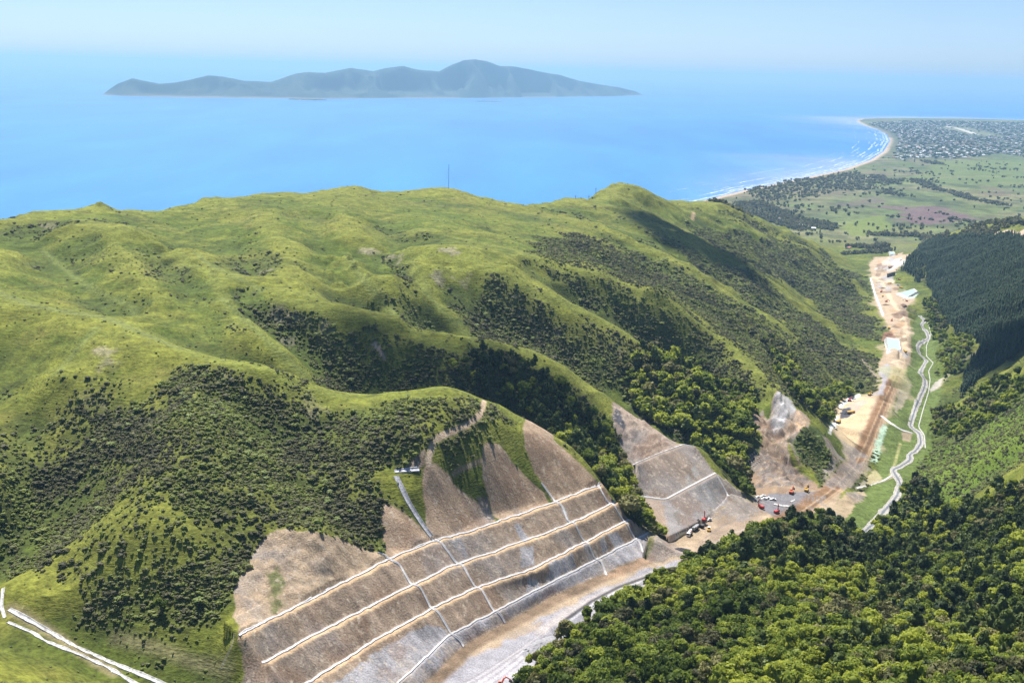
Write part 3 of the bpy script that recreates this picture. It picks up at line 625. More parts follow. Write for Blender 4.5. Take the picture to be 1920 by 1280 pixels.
def grid_mesh(name, X, Y, Z, keep=None, cols=None, attrs=None):
    nr, nc = X.shape
    i = np.arange(nr*nc).reshape(nr, nc)
    q = np.stack([i[:-1, :-1], i[:-1, 1:], i[1:, 1:], i[1:, :-1]], -1).reshape(-1, 4)
    co = np.stack([X, Y, Z], -1).reshape(-1, 3)
    cols = None if cols is None else cols.reshape(-1, 3)
    if keep is not None:
        k = keep.ravel(); q = q[k[q].any(1)]
        used = np.zeros(len(co), bool); used[q.ravel()] = True; idx = np.cumsum(used)-1
        q = idx[q]; co = co[used]; cols = None if cols is None else cols[used]
        attrs = {a: b.ravel()[used] for a, b in (attrs or {}).items()}
    me = bpy.data.meshes.new(name)
    me.vertices.add(len(co)); me.vertices.foreach_set('co', co.astype(np.float32).ravel())
    me.loops.add(q.size); me.loops.foreach_set('vertex_index', q.ravel().astype(np.int32))
    me.polygons.add(len(q)); me.polygons.foreach_set('loop_start', np.arange(0, q.size, 4, dtype=np.int32))
    me.polygons.foreach_set('use_smooth', np.ones(len(q), bool))
    if cols is not None:
        a = me.color_attributes.new('albedo', 'FLOAT_COLOR', 'POINT')
        a.data.foreach_set('color', np.concatenate([cols, np.ones((len(cols), 1))], 1).astype(np.float32).ravel())
    for n_, b in (attrs or {}).items():
        a = me.attributes.new(n_, 'FLOAT', 'POINT'); a.data.foreach_set('value', b.ravel().astype(np.float32))
    me.update(calc_edges=True)
    o = bpy.data.objects.new(name, me); C.objects.link(o); return o
# ------------------------------------------------------------------ material helpers
def mat(name):
    m_ = bpy.data.materials.new(name); m_.use_nodes = True
    nt = m_.node_tree; b = nt.nodes['Principled BSDF']; return m_, nt, b
def N(nt, t, **kw):
    n_ = nt.nodes.new(t)
    for k, v_ in kw.items(): setattr(n_, k, v_)
    return n_
def noise(nt, vec, scale, detail=3, rough=.55):
    t = N(nt, 'ShaderNodeTexNoise'); t.inputs['Scale'].default_value = scale; t.inputs['Detail'].default_value = detail; t.inputs['Roughness'].default_value = rough
    nt.links.new(vec, t.inputs['Vector']); return t
def maprange(nt, val, a, b, c, d):
    n_ = N(nt, 'ShaderNodeMapRange'); nt.links.new(val, n_.inputs[0])
    for k, v_ in enumerate((a, b, c, d)): n_.inputs[k+1].default_value = v_
    return n_.outputs[0]
def mathn(nt, op, a, b):
    n_ = N(nt, 'ShaderNodeMath', operation=op)
    for k, v_ in enumerate((a, b)):
        if hasattr(v_, 'is_output'): nt.links.new(v_, n_.inputs[k])
        else: n_.inputs[k].default_value = v_
    return n_.outputs[0]
def scalecol(nt, col, fac):
    n_ = N(nt, 'ShaderNodeVectorMath', operation='SCALE'); nt.links.new(col, n_.inputs[0]); nt.links.new(fac, n_.inputs['Scale']); return n_.outputs[0]

def ground_material():
    m_, nt, b = mat('ground_cover'); b.inputs['Roughness'].default_value = .95; b.inputs['Specular IOR Level'].default_value = .15
    at = N(nt, 'ShaderNodeAttribute', attribute_name='albedo'); ba = N(nt, 'ShaderNodeAttribute', attribute_name='bare')
    geo = N(nt, 'ShaderNodeNewGeometry'); pos = geo.outputs['Position']
    n1 = noise(nt, pos, .55, 4, .65); n2 = noise(nt, pos, .09, 3)
    mp = N(nt, 'ShaderNodeMapping'); mp.inputs['Scale'].default_value = (.10, .10, .75); nt.links.new(pos, mp.inputs['Vector'])
    n3 = noise(nt, mp.outputs[0], 1.6, 3, .6)                      # stock tracks following the contour
    mp2 = N(nt, 'ShaderNodeMapping'); mp2.inputs['Scale'].default_value = (1.3, 1.3, .22); nt.links.new(pos, mp2.inputs['Vector'])
    n4_ = noise(nt, mp2.outputs[0], .9, 4, .7)                      # rills and straw running down the batters
    g = mathn(nt, 'ADD', maprange(nt, n1.outputs[0], .3, .7, .62, 1.38), maprange(nt, n3.outputs[0], .35, .65, -.24, .24))
    g = mathn(nt, 'ADD', g, maprange(nt, n2.outputs[0], .3, .7, -.12, .12))
    e = mathn(nt, 'ADD', maprange(nt, n4_.outputs[0], .3, .72, .62, 1.5), maprange(nt, n2.outputs[0], .3, .7, -.12, .12))
    mx = N(nt, 'ShaderNodeMix'); nt.links.new(ba.outputs['Fac'], mx.inputs[0]); nt.links.new(g, mx.inputs[2]); nt.links.new(e, mx.inputs[3])
    nt.links.new(scalecol(nt, at.outputs['Color'], mx.outputs[0]), b.inputs['Base Color'])
    bp = N(nt, 'ShaderNodeBump'); bp.inputs['Strength'].default_value = .7; bp.inputs['Distance'].default_value = .5
    nt.links.new(mx.outputs[0], bp.inputs['Height']); nt.links.new(bp.outputs[0], b.inputs['Normal'])
    return m_
vis_keep = (H > -6) & ((R < 4700) | (CD > -400))
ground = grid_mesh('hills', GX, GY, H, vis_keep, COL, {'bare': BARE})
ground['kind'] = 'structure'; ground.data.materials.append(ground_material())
# ------------------------------------------------------------------ daylight
SUN_AZ, SUN_EL = math.radians(-19), math.radians(59)      # azimuth from +Y, positive to the right
w = bpy.data.worlds.new('World'); scene.world = w; w.use_nodes = True
nt = w.node_tree; bg = nt.nodes['Background']
sk = nt.nodes.new('ShaderNodeTexSky'); sk.sky_type = 'NISHITA'; sk.sun_disc = False
sk.sun_elevation = SUN_EL; sk.sun_rotation = SUN_AZ; sk.altitude = 480; sk.air_density = .6; sk.dust_density = 1.0; sk.ozone_density = 7
nt.links.new(sk.outputs[0], bg.inputs[0]); bg.inputs[1].default_value = .081
sl = bpy.data.lights.new('sun', 'SUN'); sl.energy = 5.0; sl.angle = math.radians(.53); sl.color = (1, .955, .88)
so = bpy.data.objects.new('sun', sl); C.objects.link(so)
sv = Vector((math.sin(SUN_AZ)*math.cos(SUN_EL), math.cos(SUN_AZ)*math.cos(SUN_EL), math.sin(SUN_EL)))
so.rotation_euler = sv.to_track_quat('Z', 'Y').to_euler()
vs = scene.view_settings; vs.view_transform = 'Standard'; vs.look = 'None'; vs.exposure = .9; vs.gamma = 1
scene.cycles.max_bounces = 6; scene.cycles.diffuse_bounces = 3; scene.cycles.glossy_bounces = 2; scene.cycles.transmission_bounces = 2; scene.cycles.volume_bounces = 0
# ------------------------------------------------------------------ sea
sr = np.exp(np.linspace(math.log(900), math.log(108000), 470)); sa = np.linspace(math.radians(-36), math.radians(36), 420)
SA, SR = np.meshgrid(sa, sr); SX = np.sin(SA)*SR; SY = np.cos(SA)*SR
sd = -coast_sd(SX, SY)
tur = sstep(1500, 0, sd+500*fbm(SX, SY, 900, 3, 71))*sstep(.06, .28, SA); fo = 0
SCOL = lerp3((.038,.195,.45), (.30,.34,.39), .8*tur**1.6)
SCOL = lerp3(SCOL, (.032,.172,.43), sstep(0, .5, fbm(SX, SY, 3500, 3, 73)))
sea = grid_mesh('sea', SX, SY, SX*0, None, SCOL, None); sea['kind'] = 'structure'
m_, nt, b = mat('sea_water'); b.inputs['Roughness'].default_value = .35; b.inputs['IOR'].default_value = 1.33; b.inputs['Specular IOR Level'].default_value = .35
at = N(nt, 'ShaderNodeAttribute', attribute_name='albedo'); geo = N(nt, 'ShaderNodeNewGeometry')
mp = N(nt, 'ShaderNodeMapping'); mp.inputs['Rotation'].default_value = (0, 0, .5); mp.inputs['Scale'].default_value = (1, .22, 1); nt.links.new(geo.outputs['Position'], mp.inputs['Vector'])
n1 = noise(nt, mp.outputs[0], (.0022), 6, .62); n2 = noise(nt, mp.outputs[0], .03, 4, .6)
f = mathn(nt, 'ADD', maprange(nt, n1.outputs[0], .3, .7, .82, 1.18), maprange(nt, n2.outputs[0], .3, .7, -.06, .06))
nt.links.new(scalecol(nt, at.outputs['Color'], f), b.inputs['Base Color'])
bp = N(nt, 'ShaderNodeBump'); bp.inputs['Strength'].default_value = .4; bp.inputs['Distance'].default_value = 1.5; nt.links.new(n2.outputs[0], bp.inputs['Height']); nt.links.new(bp.outputs[0], b.inputs['Normal'])
sea.data.materials.append(m_)
# ------------------------------------------------------------------ the offshore island
ISL = [(192,178),(205,168),(222,157),(250,147),(262,150),(300,157),(330,155),(360,149),(392,141),(420,144),(455,151),(490,153),(510,153),(530,147),(555,139),(580,135),(610,137),(640,131),(660,127),(680,130),(700,133),(725,128),(755,124),(775,129),(800,133),(822,134),(845,122),(868,113),(890,111),(910,115),(935,124),(955,124),(985,129),(1020,136),(1050,141),(1085,152),(1120,158),(1160,164),(1190,171),(1205,178)]
nx, ny = 520, 140
ux = np.linspace(0, 1, nx); vy = np.linspace(-1, 1, ny)
pxs = 192+(1208-192)*ux; crest = np.interp(pxs, [q[0] for q in ISL], [q[1] for q in ISL])+1.6*fbm(pxs, pxs*0, 34, 4, 85)*np.sin(PI*ux)
front = np.interp(pxs, [192,230,350,480,600,760,900,1050,1150,1208], [178,180,183,184,185.5,184,184,182,180.5,178.5])
IX = np.zeros((ny, nx)); IY = IX.copy(); IZ = IX.copy()
for k in range(nx):
    fr = P(pxs[k], front[k], 0); df = math.hypot(fr[0], fr[1]); u = fr[:2]/df
    hw = 200+900*math.sin(PI*min(max(ux[k], 0), 1))**.6
    dc = df+hw; ry = ray(pxs[k], crest[k]); zc = max(4, CAMZ+dc*ry[2]/math.hypot(ry[0], ry[1]))
    for q in range(ny):
        r_ = dc+hw*vy[q]*1.02; a_ = abs(vy[q])
        IX[q, k], IY[q, k] = u*r_; IZ[q, k] = zc*(1-a_**1.25)-4*(a_ > .97)
rid = np.clip(np.abs(fbm(IX*1., IY*.55, 1000, 4, 81, .6))*2.6, 0, 1); IZ = IZ*(1-.75*rid*sstep(0.02, .4, np.abs(vy))[:, None])
IC = lerp3((.030,.048,.042), (.055,.078,.058), sstep(-.4, .4, fbm(IX, IY, 500, 4, 83)))
IC = lerp3(IC, (.20,.17,.13), sstep(25, 6, IZ))
isl = grid_mesh('island', IX, IY, IZ, None, IC, {'bare': IX*0}); isl['kind'] = 'structure'; isl.data.materials.append(ground.data.materials[0])
# ------------------------------------------------------------------ the air
bm = bmesh.new(); bmesh.ops.create_cube(bm, size=1)
for v in bm.verts: v.co = Vector((v.co.x*150000, 54000+v.co.y*112000, (-16 if v.co.z < 0 else 705)))
me = bpy.data.meshes.new('haze'); bm.to_mesh(me); bm.free(); hz = bpy.data.objects.new('haze', me); C.objects.link(hz); hz['kind'] = 'stuff'
m_ = bpy.data.materials.new('haze_air'); m_.use_nodes = True; nt = m_.node_tree; nt.nodes.clear()
o_ = nt.nodes.new('ShaderNodeOutputMaterial'); v_ = nt.nodes.new('ShaderNodeVolumePrincipled')
v_.inputs['Color'].default_value = (.39, .69, 1, 1); v_.inputs['Density'].default_value = 3.9e-5; v_.inputs['Anisotropy'].default_value = .3
nt.links.new(v_.outputs[0], o_.inputs['Volume']); me.materials.append(m_)
# ------------------------------------------------------------------ foliage
def foliage_material(name, dark, mid, light, trans=.25):
    m_, nt, b = mat(name)
    at = N(nt, 'ShaderNodeAttribute', attribute_name='tint'); oi = N(nt, 'ShaderNodeObjectInfo')
    t = mathn(nt, 'ADD', at.outputs['Fac'], maprange(nt, oi.outputs['Random'], 0, 1, -.07, .07))
    cr = N(nt, 'ShaderNodeValToRGB'); e = cr.color_ramp.elements
    e[0].position = .05; e[0].color = (*dark, 1); e[1].position = .95; e[1].color = (*light, 1)
    k = e.new(.5); k.color = (*mid, 1); nt.links.new(t, cr.inputs[0])
    nt.links.new(cr.outputs[0], b.inputs['Base Color']); b.inputs['Roughness'].default_value = .7; b.inputs['Specular IOR Level'].default_value = .25
    tr = N(nt, 'ShaderNodeBsdfTranslucent'); nt.links.new(cr.outputs[0], tr.inputs[0])
    ms = N(nt, 'ShaderNodeMixShader'); ms.inputs[0].default_value = trans
    nt.links.new(b.outputs[0], ms.inputs[1]); nt.links.new(tr.outputs[0], ms.inputs[2])
    nt.links.new(ms.outputs[0], nt.nodes['Material Output'].inputs['Surface']); return m_
def plain_material(name, col, rough=.8, var=.25, scale=3., metal=0.):
    m_, nt, b = mat(name); b.inputs['Roughness'].default_value = rough; b.inputs['Metallic'].default_value = metal
    geo = N(nt, 'ShaderNodeTexCoord'); n_ = noise(nt, geo.outputs['Object'], scale, 3)
    rgb = N(nt, 'ShaderNodeRGB'); rgb.outputs[0].default_value = (*col, 1)
    nt.links.new(scalecol(nt, rgb.outputs[0], maprange(nt, n_.outputs[0], .3, .7, 1-var, 1+var)), b.inputs['Base Color']); return m_
M_BRIGHT = foliage_material('broadleaf_leaves', (.060,.095,.012), (.212,.275,.036), (.44,.475,.062), .52)
M_DARK = foliage_material('podocarp_leaves', (.026,.043,.014), (.062,.092,.024), (.14,.18,.042), .25)
M_SCRUB = foliage_material('scrub_leaves', (.075,.080,.040), (.168,.164,.084), (.24,.29,.065), .45)
M_FERN = foliage_material('fern_fronds', (.10,.15,.03), (.18,.23,.06), (.28,.32,.12), .3)
M_PINE = foliage_material('pine_needles', (.010,.026,.008), (.018,.042,.012), (.034,.066,.018), .15)
M_OLIVE = foliage_material('olive_leaves', (.060,.064,.026), (.155,.155,.055), (.28,.265,.095), .35)
M_BARK = plain_material('bark', (.085,.068,.052), .9, .3, 4)

def leaf_quads(cen, nrm, size, rg, aspect=.75):
    n = len(cen); r = rg.normal(size=(n, 3)); t = np.cross(nrm, r); t /= np.linalg.norm(t, axis=1)[:, None]+1e-9
    u = np.cross(nrm, t); s = np.asarray(size).reshape(-1, 1)
    V = np.stack([cen-t*s-u*s*aspect*.3, cen-u*s*aspect, cen+t*s-u*s*aspect*.2, cen+u*s*aspect], 1)
    return V.reshape(-1, 3), np.arange(n*4).reshape(-1, 4)
ICO = None
def icosphere(sub):
    bm = bmesh.new(); bmesh.ops.create_icosphere(bm, subdivisions=sub, radius=1)
    v = np.array([x.co[:] for x in bm.verts]); f = np.array([[x.index for x in y.verts] for y in bm.faces]); bm.free(); return v, f
IC1 = icosphere(1); IC2 = icosphere(2)
def tri2quad(f): return np.c_[f, f[:, 2:3]] if f.shape[1] == 3 else f
class Proto:                     # v, polygons (list of int arrays of 3 or 4), tint per vertex
    def __init__(s, v, tris, quads, tint): s.v = v; s.t = tris; s.q = quads; s.c = tint
def make_crown(seed, nblob, nleaf, leaf, rx, rz, zc, taper=0., jitter=.55, core=.80, flat=.0):
    """cauliflower crown: leaf clusters on lobes scattered over an uneven ellipsoid"""
    rg = np.random.default_rng(seed)
    th = rg.uniform(0, 2*PI, nblob); ph = np.arccos(rg.uniform(-.25, 1, nblob))
    d = np.stack([np.sin(ph)*np.cos(th), np.sin(ph)*np.sin(th), np.cos(ph)], -1)
    hgt = (d[:, 2]+.25)/1.25; w = 1-taper*hgt
    bc = d*np.array([rx, rx, rz])*rg.uniform(.55, .82, (nblob, 1)); bc[:, :2] *= w[:, None]; bc[:, 2] += zc
    br = rx*rg.uniform(.30, .50, nblob)*(1-.45*taper*hgt)
    k = rg.integers(0, nblob, nleaf)
    n = rg.normal(size=(nleaf, 3)); n[:, 2] = n[:, 2]*.9+.35; n /= np.linalg.norm(n, axis=1)[:, None]
    cen = bc[k]+n*br[k][:, None]*rg.uniform(.8, 1.08, (nleaf, 1))
    nn = n+rg.normal(size=(nleaf, 3))*jitter; nn /= np.linalg.norm(nn, axis=1)[:, None]
    lv, lq = leaf_quads(cen, nn, leaf*rg.uniform(.7, 1.3, nleaf), rg)
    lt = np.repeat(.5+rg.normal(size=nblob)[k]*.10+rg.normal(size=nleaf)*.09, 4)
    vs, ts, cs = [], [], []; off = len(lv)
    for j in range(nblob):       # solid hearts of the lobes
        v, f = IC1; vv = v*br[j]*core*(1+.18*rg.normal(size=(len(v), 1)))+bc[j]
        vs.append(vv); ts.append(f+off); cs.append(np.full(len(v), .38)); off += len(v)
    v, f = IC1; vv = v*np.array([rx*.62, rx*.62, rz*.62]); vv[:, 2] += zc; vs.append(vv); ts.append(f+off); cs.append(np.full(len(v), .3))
    return Proto(np.r_[lv, np.concatenate(vs)], np.concatenate(ts), lq, np.r_[lt, np.concatenate(cs)])
def make_bush(seed, nleaf, leaf):
    rg = np.random.default_rng(seed)
    v, f = IC1; vv = v*(1+.28*rg.normal(size=(len(v), 1)))*np.array([.80, .80, .66]); vv[:, 2] += .50
    n = rg.normal(size=(nleaf, 3)); n[:, 2] = np.abs(n[:, 2])*.9+.1; n /= np.linalg.norm(n, axis=1)[:, None]
    cen = n*np.array([.9, .9, .8])*rg.uniform(.85, 1.2, (nleaf, 1)); cen[:, 2] += .42
    nn = n+rg.normal(size=(nleaf, 3))*.6; nn /= np.linalg.norm(nn, axis=1)[:, None]
    lv, lq = leaf_quads(cen, nn, leaf*rg.uniform(.7, 1.3, nleaf), rg)
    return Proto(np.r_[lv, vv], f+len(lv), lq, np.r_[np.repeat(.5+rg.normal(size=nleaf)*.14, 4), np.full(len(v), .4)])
def make_conifer(seed, tiers, seg, r, h, z0, droop=.16):
    rg = np.random.default_rng(seed); V, T, c = [], [], []; o = 0
    for k in range(tiers):
        a = k/tiers; zb = z0+(h-z0)*a; zt = z0+(h-z0)*min(1, a+1.7/tiers); rr = r*(1-a)**.8+.12*r
        ang = np.arange(seg)*2*PI/seg+rg.uniform(0, 6); rad = rr*rg.uniform(.6, 1.25, seg)
        ring = np.stack([rad*np.cos(ang), rad*np.sin(ang), zb-droop*rad+rg.uniform(-.06, .06, seg)*h], -1)
        V += [ring, np.array([[rg.normal()*.08*r, rg.normal()*.08*r, zt]])]
        for j in range(seg): T.append((o+j, o+(j+1) % seg, o+seg))
        c += [np.full(seg, .55+rg.normal()*.1), [.6]]; o += seg+1
    return Proto(np.concatenate(V), np.array(T), np.zeros((0, 4), int), np.concatenate(c))
def make_frondhead(seed, nf, seg=5):     # tree fern crown: arching fronds, unit radius
    rg = np.random.default_rng(seed); V, Q, c = [], [], []; o = 0
    for k in range(nf):
        a = k*2*PI/nf+rg.uniform(-.2, .2); L = rg.uniform(.8, 1.1); up = rg.uniform(.15, .5); tn = .5+rg.normal()*.15
        for s in range(seg+1):
            t = s/seg; r_ = L*t; z = up*math.sin(t*2.1)-.28*t*t; w_ = .17*math.sin(PI*min(1, .12+t*.86))
            p = np.array([r_*math.cos(a), r_*math.sin(a), z]); n_ = np.array([-math.sin(a), math.cos(a), -.12])
            V += [p-n_*w_, p+n_*w_]; c += [tn, tn]
            if s: Q.append((o+2*s-2, o+2*s, o+2*s+1, o+2*s-1))
        o += 2*(seg+1)
    return Proto(np.array(V), np.zeros((0, 3), int), np.array(Q), np.array(c))

def mesh_from(name, v, tris, quads, tint, material):
    me = bpy.data.meshes.new(name); me.vertices.add(len(v)); me.vertices.foreach_set('co', np.asarray(v, np.float32).ravel())
    nt_, nq = len(tris), len(quads)
    lv = np.concatenate([np.asarray(tris).ravel(), np.asarray(quads).ravel()]).astype(np.int32)
    ls = np.concatenate([np.arange(nt_)*3, nt_*3+np.arange(nq)*4]).astype(np.int32)
    me.loops.add(len(lv)); me.loops.foreach_set('vertex_index', lv); me.polygons.add(nt_+nq); me.polygons.foreach_set('loop_start', ls)
    if tint is not None:
        a = me.attributes.new('tint', 'FLOAT', 'POINT'); a.data.foreach_set('value', np.clip(tint, 0, 1).astype(np.float32))
    me.update(calc_edges=True); me.materials.append(material); return me
def merge(protos, which, pos, rot, sc, tint):
    V, T, Q, Cc = [], [], [], []; o = 0
    for k, p in enumerate(protos):
        s = np.where(which == k)[0]
        if not len(s): continue
        n, m_ = len(s), len(p.v); c, sn = np.cos(rot[s])[:, None], np.sin(rot[s])[:, None]
        S = sc[s] if sc.ndim == 2 else np.stack([sc[s]]*3, -1)
        x = p.v[None, :, 0]*S[:, :1]; y = p.v[None, :, 1]*S[:, 1:2]; z = p.v[None, :, 2]*S[:, 2:3]
        v = np.stack([x*c-y*sn, x*sn+y*c, z], -1)+pos[s][:, None]
        V.append(v.reshape(-1, 3)); off = o+np.arange(n)[:, None, None]*m_
        T.append((p.t[None]+off).reshape(-1, 3)); Q.append((p.q[None]+off).reshape(-1, 4))
        Cc.append((p.c[None]+tint[s][:, None]).ravel()); o += n*m_
    return np.concatenate(V), np.concatenate(T), np.concatenate(Q), np.concatenate(Cc)

# ---- where things grow
XMAX = math.tan(math.radians(31))
def jgrid(F, r0, r1, sp, seed, jit=.42):
    """jittered planting grid; keeps a plant with the probability given by the density field"""
    rg = np.random.default_rng(seed)
    xs = np.arange(-r1*.5, r1*.5, sp); ys = np.arange(r0*.82, r1, sp*.9)
    x, y = np.meshgrid(xs, ys); x = x+(np.arange(len(ys)) % 2)[:, None]*sp*.5
    x = x+rg.uniform(-jit, jit, x.shape)*sp; y = y+rg.uniform(-jit, jit, y.shape)*sp
    x, y = x.ravel(), y.ravel(); r = np.hypot(x, y)
    k = (r >= r0) & (r < r1) & (np.abs(x) < y*XMAX); x, y = x[k], y[k]
    k = rg.uniform(size=len(x)) < field_at(F, x, y); x, y = x[k], y[k]
    z = Hat(x, y); k = (z+9-CAMZ)/np.hypot(x, y) >= field_at(TANMAX, x, y)-.012
    return np.stack([x[k], y[k], z[k]], -1)
def dist(p): return np.hypot(p[:, 0], p[:, 1])
def order_by_size(pos, h):       # largest in view first; hidden or off-frame ones last
    px, py = project(pos[:, 0], pos[:, 1], pos[:, 2]+h*.6)
    vis = seen(pos[:, 0], pos[:, 1], pos[:, 2]+h*.8) & (px > 4) & (px < 1916) & (py > 4) & (py < 1274)
    return np.argsort(-(np.where(vis, 1., .0)*h/dist(pos))), vis
def leaf_obj(name, data, kind=None, label=None, cat=None, group=None):
    o = bpy.data.objects.new(name, data); C.objects.link(o)
    if kind: o['kind'] = kind
    if label: o['label'] = label
    if cat: o['category'] = cat
    if group: o['group'] = group
    return o
def stem_mesh(name, h, r0, r1, lean=.0, limbs=0, seed=0):
    rg = random.Random(seed); bm = bmesh.new()
    def tube(p, q, a, b):
        d = (q-p).normalized(); u = d.orthogonal().normalized(); w_ = d.cross(u); r_ = []
        for c_, rad in ((p, a), (q, b)): r_.append([bm.verts.new(c_+(u*math.cos(k*PI/3)+w_*math.sin(k*PI/3))*rad) for k in range(6)])
        for k in range(6): bm.faces.new((r_[0][k], r_[0][(k+1) % 6], r_[1][(k+1) % 6], r_[1][k]))
    m1 = Vector((lean*h*.5, 0, h*.55)); tp = Vector((lean*h, 0, h))
    tube(Vector((0, 0, -.6)), m1, r0, (r0+r1)/2); tube(m1, tp, (r0+r1)/2, r1)
    for k in range(limbs):
        a = k*2*PI/limbs+rg.uniform(-.4, .4); L = h*rg.uniform(.3, .45)
        tube(m1.lerp(tp, rg.uniform(0, .6)), m1+Vector((math.cos(a)*L, math.sin(a)*L, h*rg.uniform(.25, .45))), r1*.9, r1*.35)
    me = bpy.data.meshes.new(name); bm.to_mesh(me); bm.free(); me.materials.append(M_BARK); return me

def plant_tree(name, crown, trunk, p, rot, s, label, cat, group):
    e = bpy.data.objects.new(name, None); C.objects.link(e); e.location = p; e.rotation_euler = (0, 0, rot)
    e.scale = s if hasattr(s, '__len__') else (s, s, s); e.empty_display_size = 1
    e['label'] = label; e['category'] = cat; e['group'] = group
    c = bpy.data.objects.new('crown', crown); C.objects.link(c); c.parent = e
    t = bpy.data.objects.new('trunk', trunk); C.objects.link(t); t.parent = e
    return e
CLOUDY = fbm(GX, GY, 55, 3, 91)
def zone_name(px, py):
    if px > 930 and py > 985-.0*(px) and px < 1660: return 'on the near spur at lower right'
    if px >= 1640 and py > 840: return 'in the side gully at lower right'
    if px > 1640: return 'beside the pine plantation'
    if px > 1480: return 'at the foot of the hills by the road'
    if px > 1235: return 'between the second cutting and the slip'
    return 'in the gully beside the terraced cutting'

# ---- broadleaf forest
fp = jgrid(FOREST, 340, 760, 5.0, 101); fp2 = jgrid(FOREST, 760, 1400, 5.6, 102); fp3 = jgrid(FOREST, 1400, 2400, 7., 103)
F = np.r_[fp, fp2, fp3]; rg = np.random.default_rng(5)
nF = len(F); FS = np.clip(np.exp(.26*rg.normal(size=nF))*.93, .55, 1.6)*np.where(dist(F) < 760, 1., 1.05); FS *= np.where(rg.uniform(size=nF) < .06, 1.35, 1)
stand = field_at(CLOUDY, F[:, 0], F[:, 1])
ppx, ppy = project(F[:, 0], F[:, 1], F[:, 2])
darkzone = np.clip(sstep(1560, 1720, ppx)*sstep(900, 980, ppy)*sstep(1300, 1120, ppy)*.5+sstep(1180, 1080, ppx)*sstep(1000, 930, ppy)*.6+((ppx > 1290) & (ppx < 1640) & (ppy < 1075) & (ppy > 940))*.55, 0, .8)
isdark = rg.uniform(size=nF) < darkzone+.05+.10*sstep(.1, .5, stand)
FT = np.clip(.06+.55*stand+.22*rg.normal(size=nF)-.10*darkzone, -.45, .5); isol = (rg.uniform(size=nF)+.5*fbm(F[:, 0], F[:, 1], 35, 2, 96)) < .20
spec = [dict(seed=10+k, nblob=nb, rx=rx, rz=rz, zc=zc) for k, (nb, rx, rz, zc) in enumerate([(11,3.4,2.5,4.6),(9,3.0,2.8,5.0),(13,3.9,2.4,4.4),(8,2.6,2.9,4.8),(10,3.3,3.0,5.2),(14,4.6,2.1,4.6),(7,2.1,3.3,4.9)])]
hi = [make_crown(nleaf=400, leaf=.44, **s) for s in spec]; lo = [make_crown(nleaf=70, leaf=1.1, **s) for s in spec]
trunkm = [stem_mesh('tree_trunk', 4.6, .24, .13, .06*k-.1, 3, k) for k in range(3)]
dspec = [(20,9,2.9,4.6,5.4,.55),(21,10,3.5,4.4,5.8,.4),(22,8,2.3,5.0,6.0,.7)]
dhi = [make_crown(s, nb, 260, .55, rx, rz, zc, tp) for s, nb, rx, rz, zc, tp in dspec]; dlo = [make_crown(s, nb, 80, 1.0, rx, rz, zc, tp) for s, nb, rx, rz, zc, tp in dspec]
dtrunk = stem_mesh('podocarp_trunk', 6.5, .34, .14, .02, 4, 9)
def forest_kind(sel, hiP, loP, material, name, cat, lab, group, stuffname, trunks, nmax, hgt):
    pos, sc_, ti = F[sel], FS[sel], FT[sel]; o, vis = order_by_size(pos, hgt*sc_); ind = o[:nmax]; ind = ind[vis[ind]]; rest = np.setdiff1d(np.arange(len(pos)), ind)
    rgk = np.random.default_rng(len(pos)); wh = rgk.integers(0, len(hiP), len(pos)); ro = rgk.uniform(0, 6.28, len(pos)); sz = sc_[:, None]*np.c_[rgk.uniform(.9, 1.12, (len(pos), 2)), rgk.uniform(.85, 1.2, len(pos))]
    cache = {}
    for i in ind:
        tb = int(np.clip(np.rint((ti[i]+.4)/.16), 0, 5)); k = (wh[i], tb)
        if k not in cache:
            p = hiP[wh[i]]; cache[k] = mesh_from(name+'_crown', p.v, p.t, p.q, p.c+tb*.16-.4, material)
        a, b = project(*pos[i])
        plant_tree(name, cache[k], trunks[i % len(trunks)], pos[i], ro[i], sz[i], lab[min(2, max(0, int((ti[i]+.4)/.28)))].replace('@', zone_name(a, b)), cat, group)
    near = dist(pos) < 900
    for nm, P_, g in ((stuffname, hiP, rest[near[rest]]), (stuffname, loP, rest[~near[rest]])):
        if len(g): leaf_obj(nm, mesh_from(nm, *merge(P_, wh[g], pos[g], ro[g], sz[g], ti[g]), material), 'stuff')
    print(name, len(pos), 'individual', len(ind))
forest_kind(np.where(~isdark & isol)[0], hi, lo, M_OLIVE, 'canopy_tree', 'tree', ['brownish olive tree with a muted crown @', 'olive grey tree with a muted crown @', 'pale olive tree with a muted crown @'], 'olive grey trees in the forest canopy', 'olive_forest', trunkm, 150, 7.5)
forest_kind(np.where(~isdark & ~isol)[0], hi, lo, M_BRIGHT, 'forest_tree', 'tree', ['olive green broadleaf tree in the unbroken canopy @', 'mid green broadleaf tree in the unbroken canopy @', 'lime green broadleaf tree in the unbroken canopy @'], 'broadleaf trees of the forest canopy', 'forest', trunkm, 300, 7.5)
forest_kind(np.where(isdark)[0], dhi, dlo, M_DARK, 'podocarp_tree', 'tree', ['blackish green conical tree rising above the canopy @', 'dark green conical tree rising above the canopy @', 'dull green conical tree rising above the canopy @'], 'dark conical trees among the forest', 'dark_forest', [dtrunk], 220, 11)

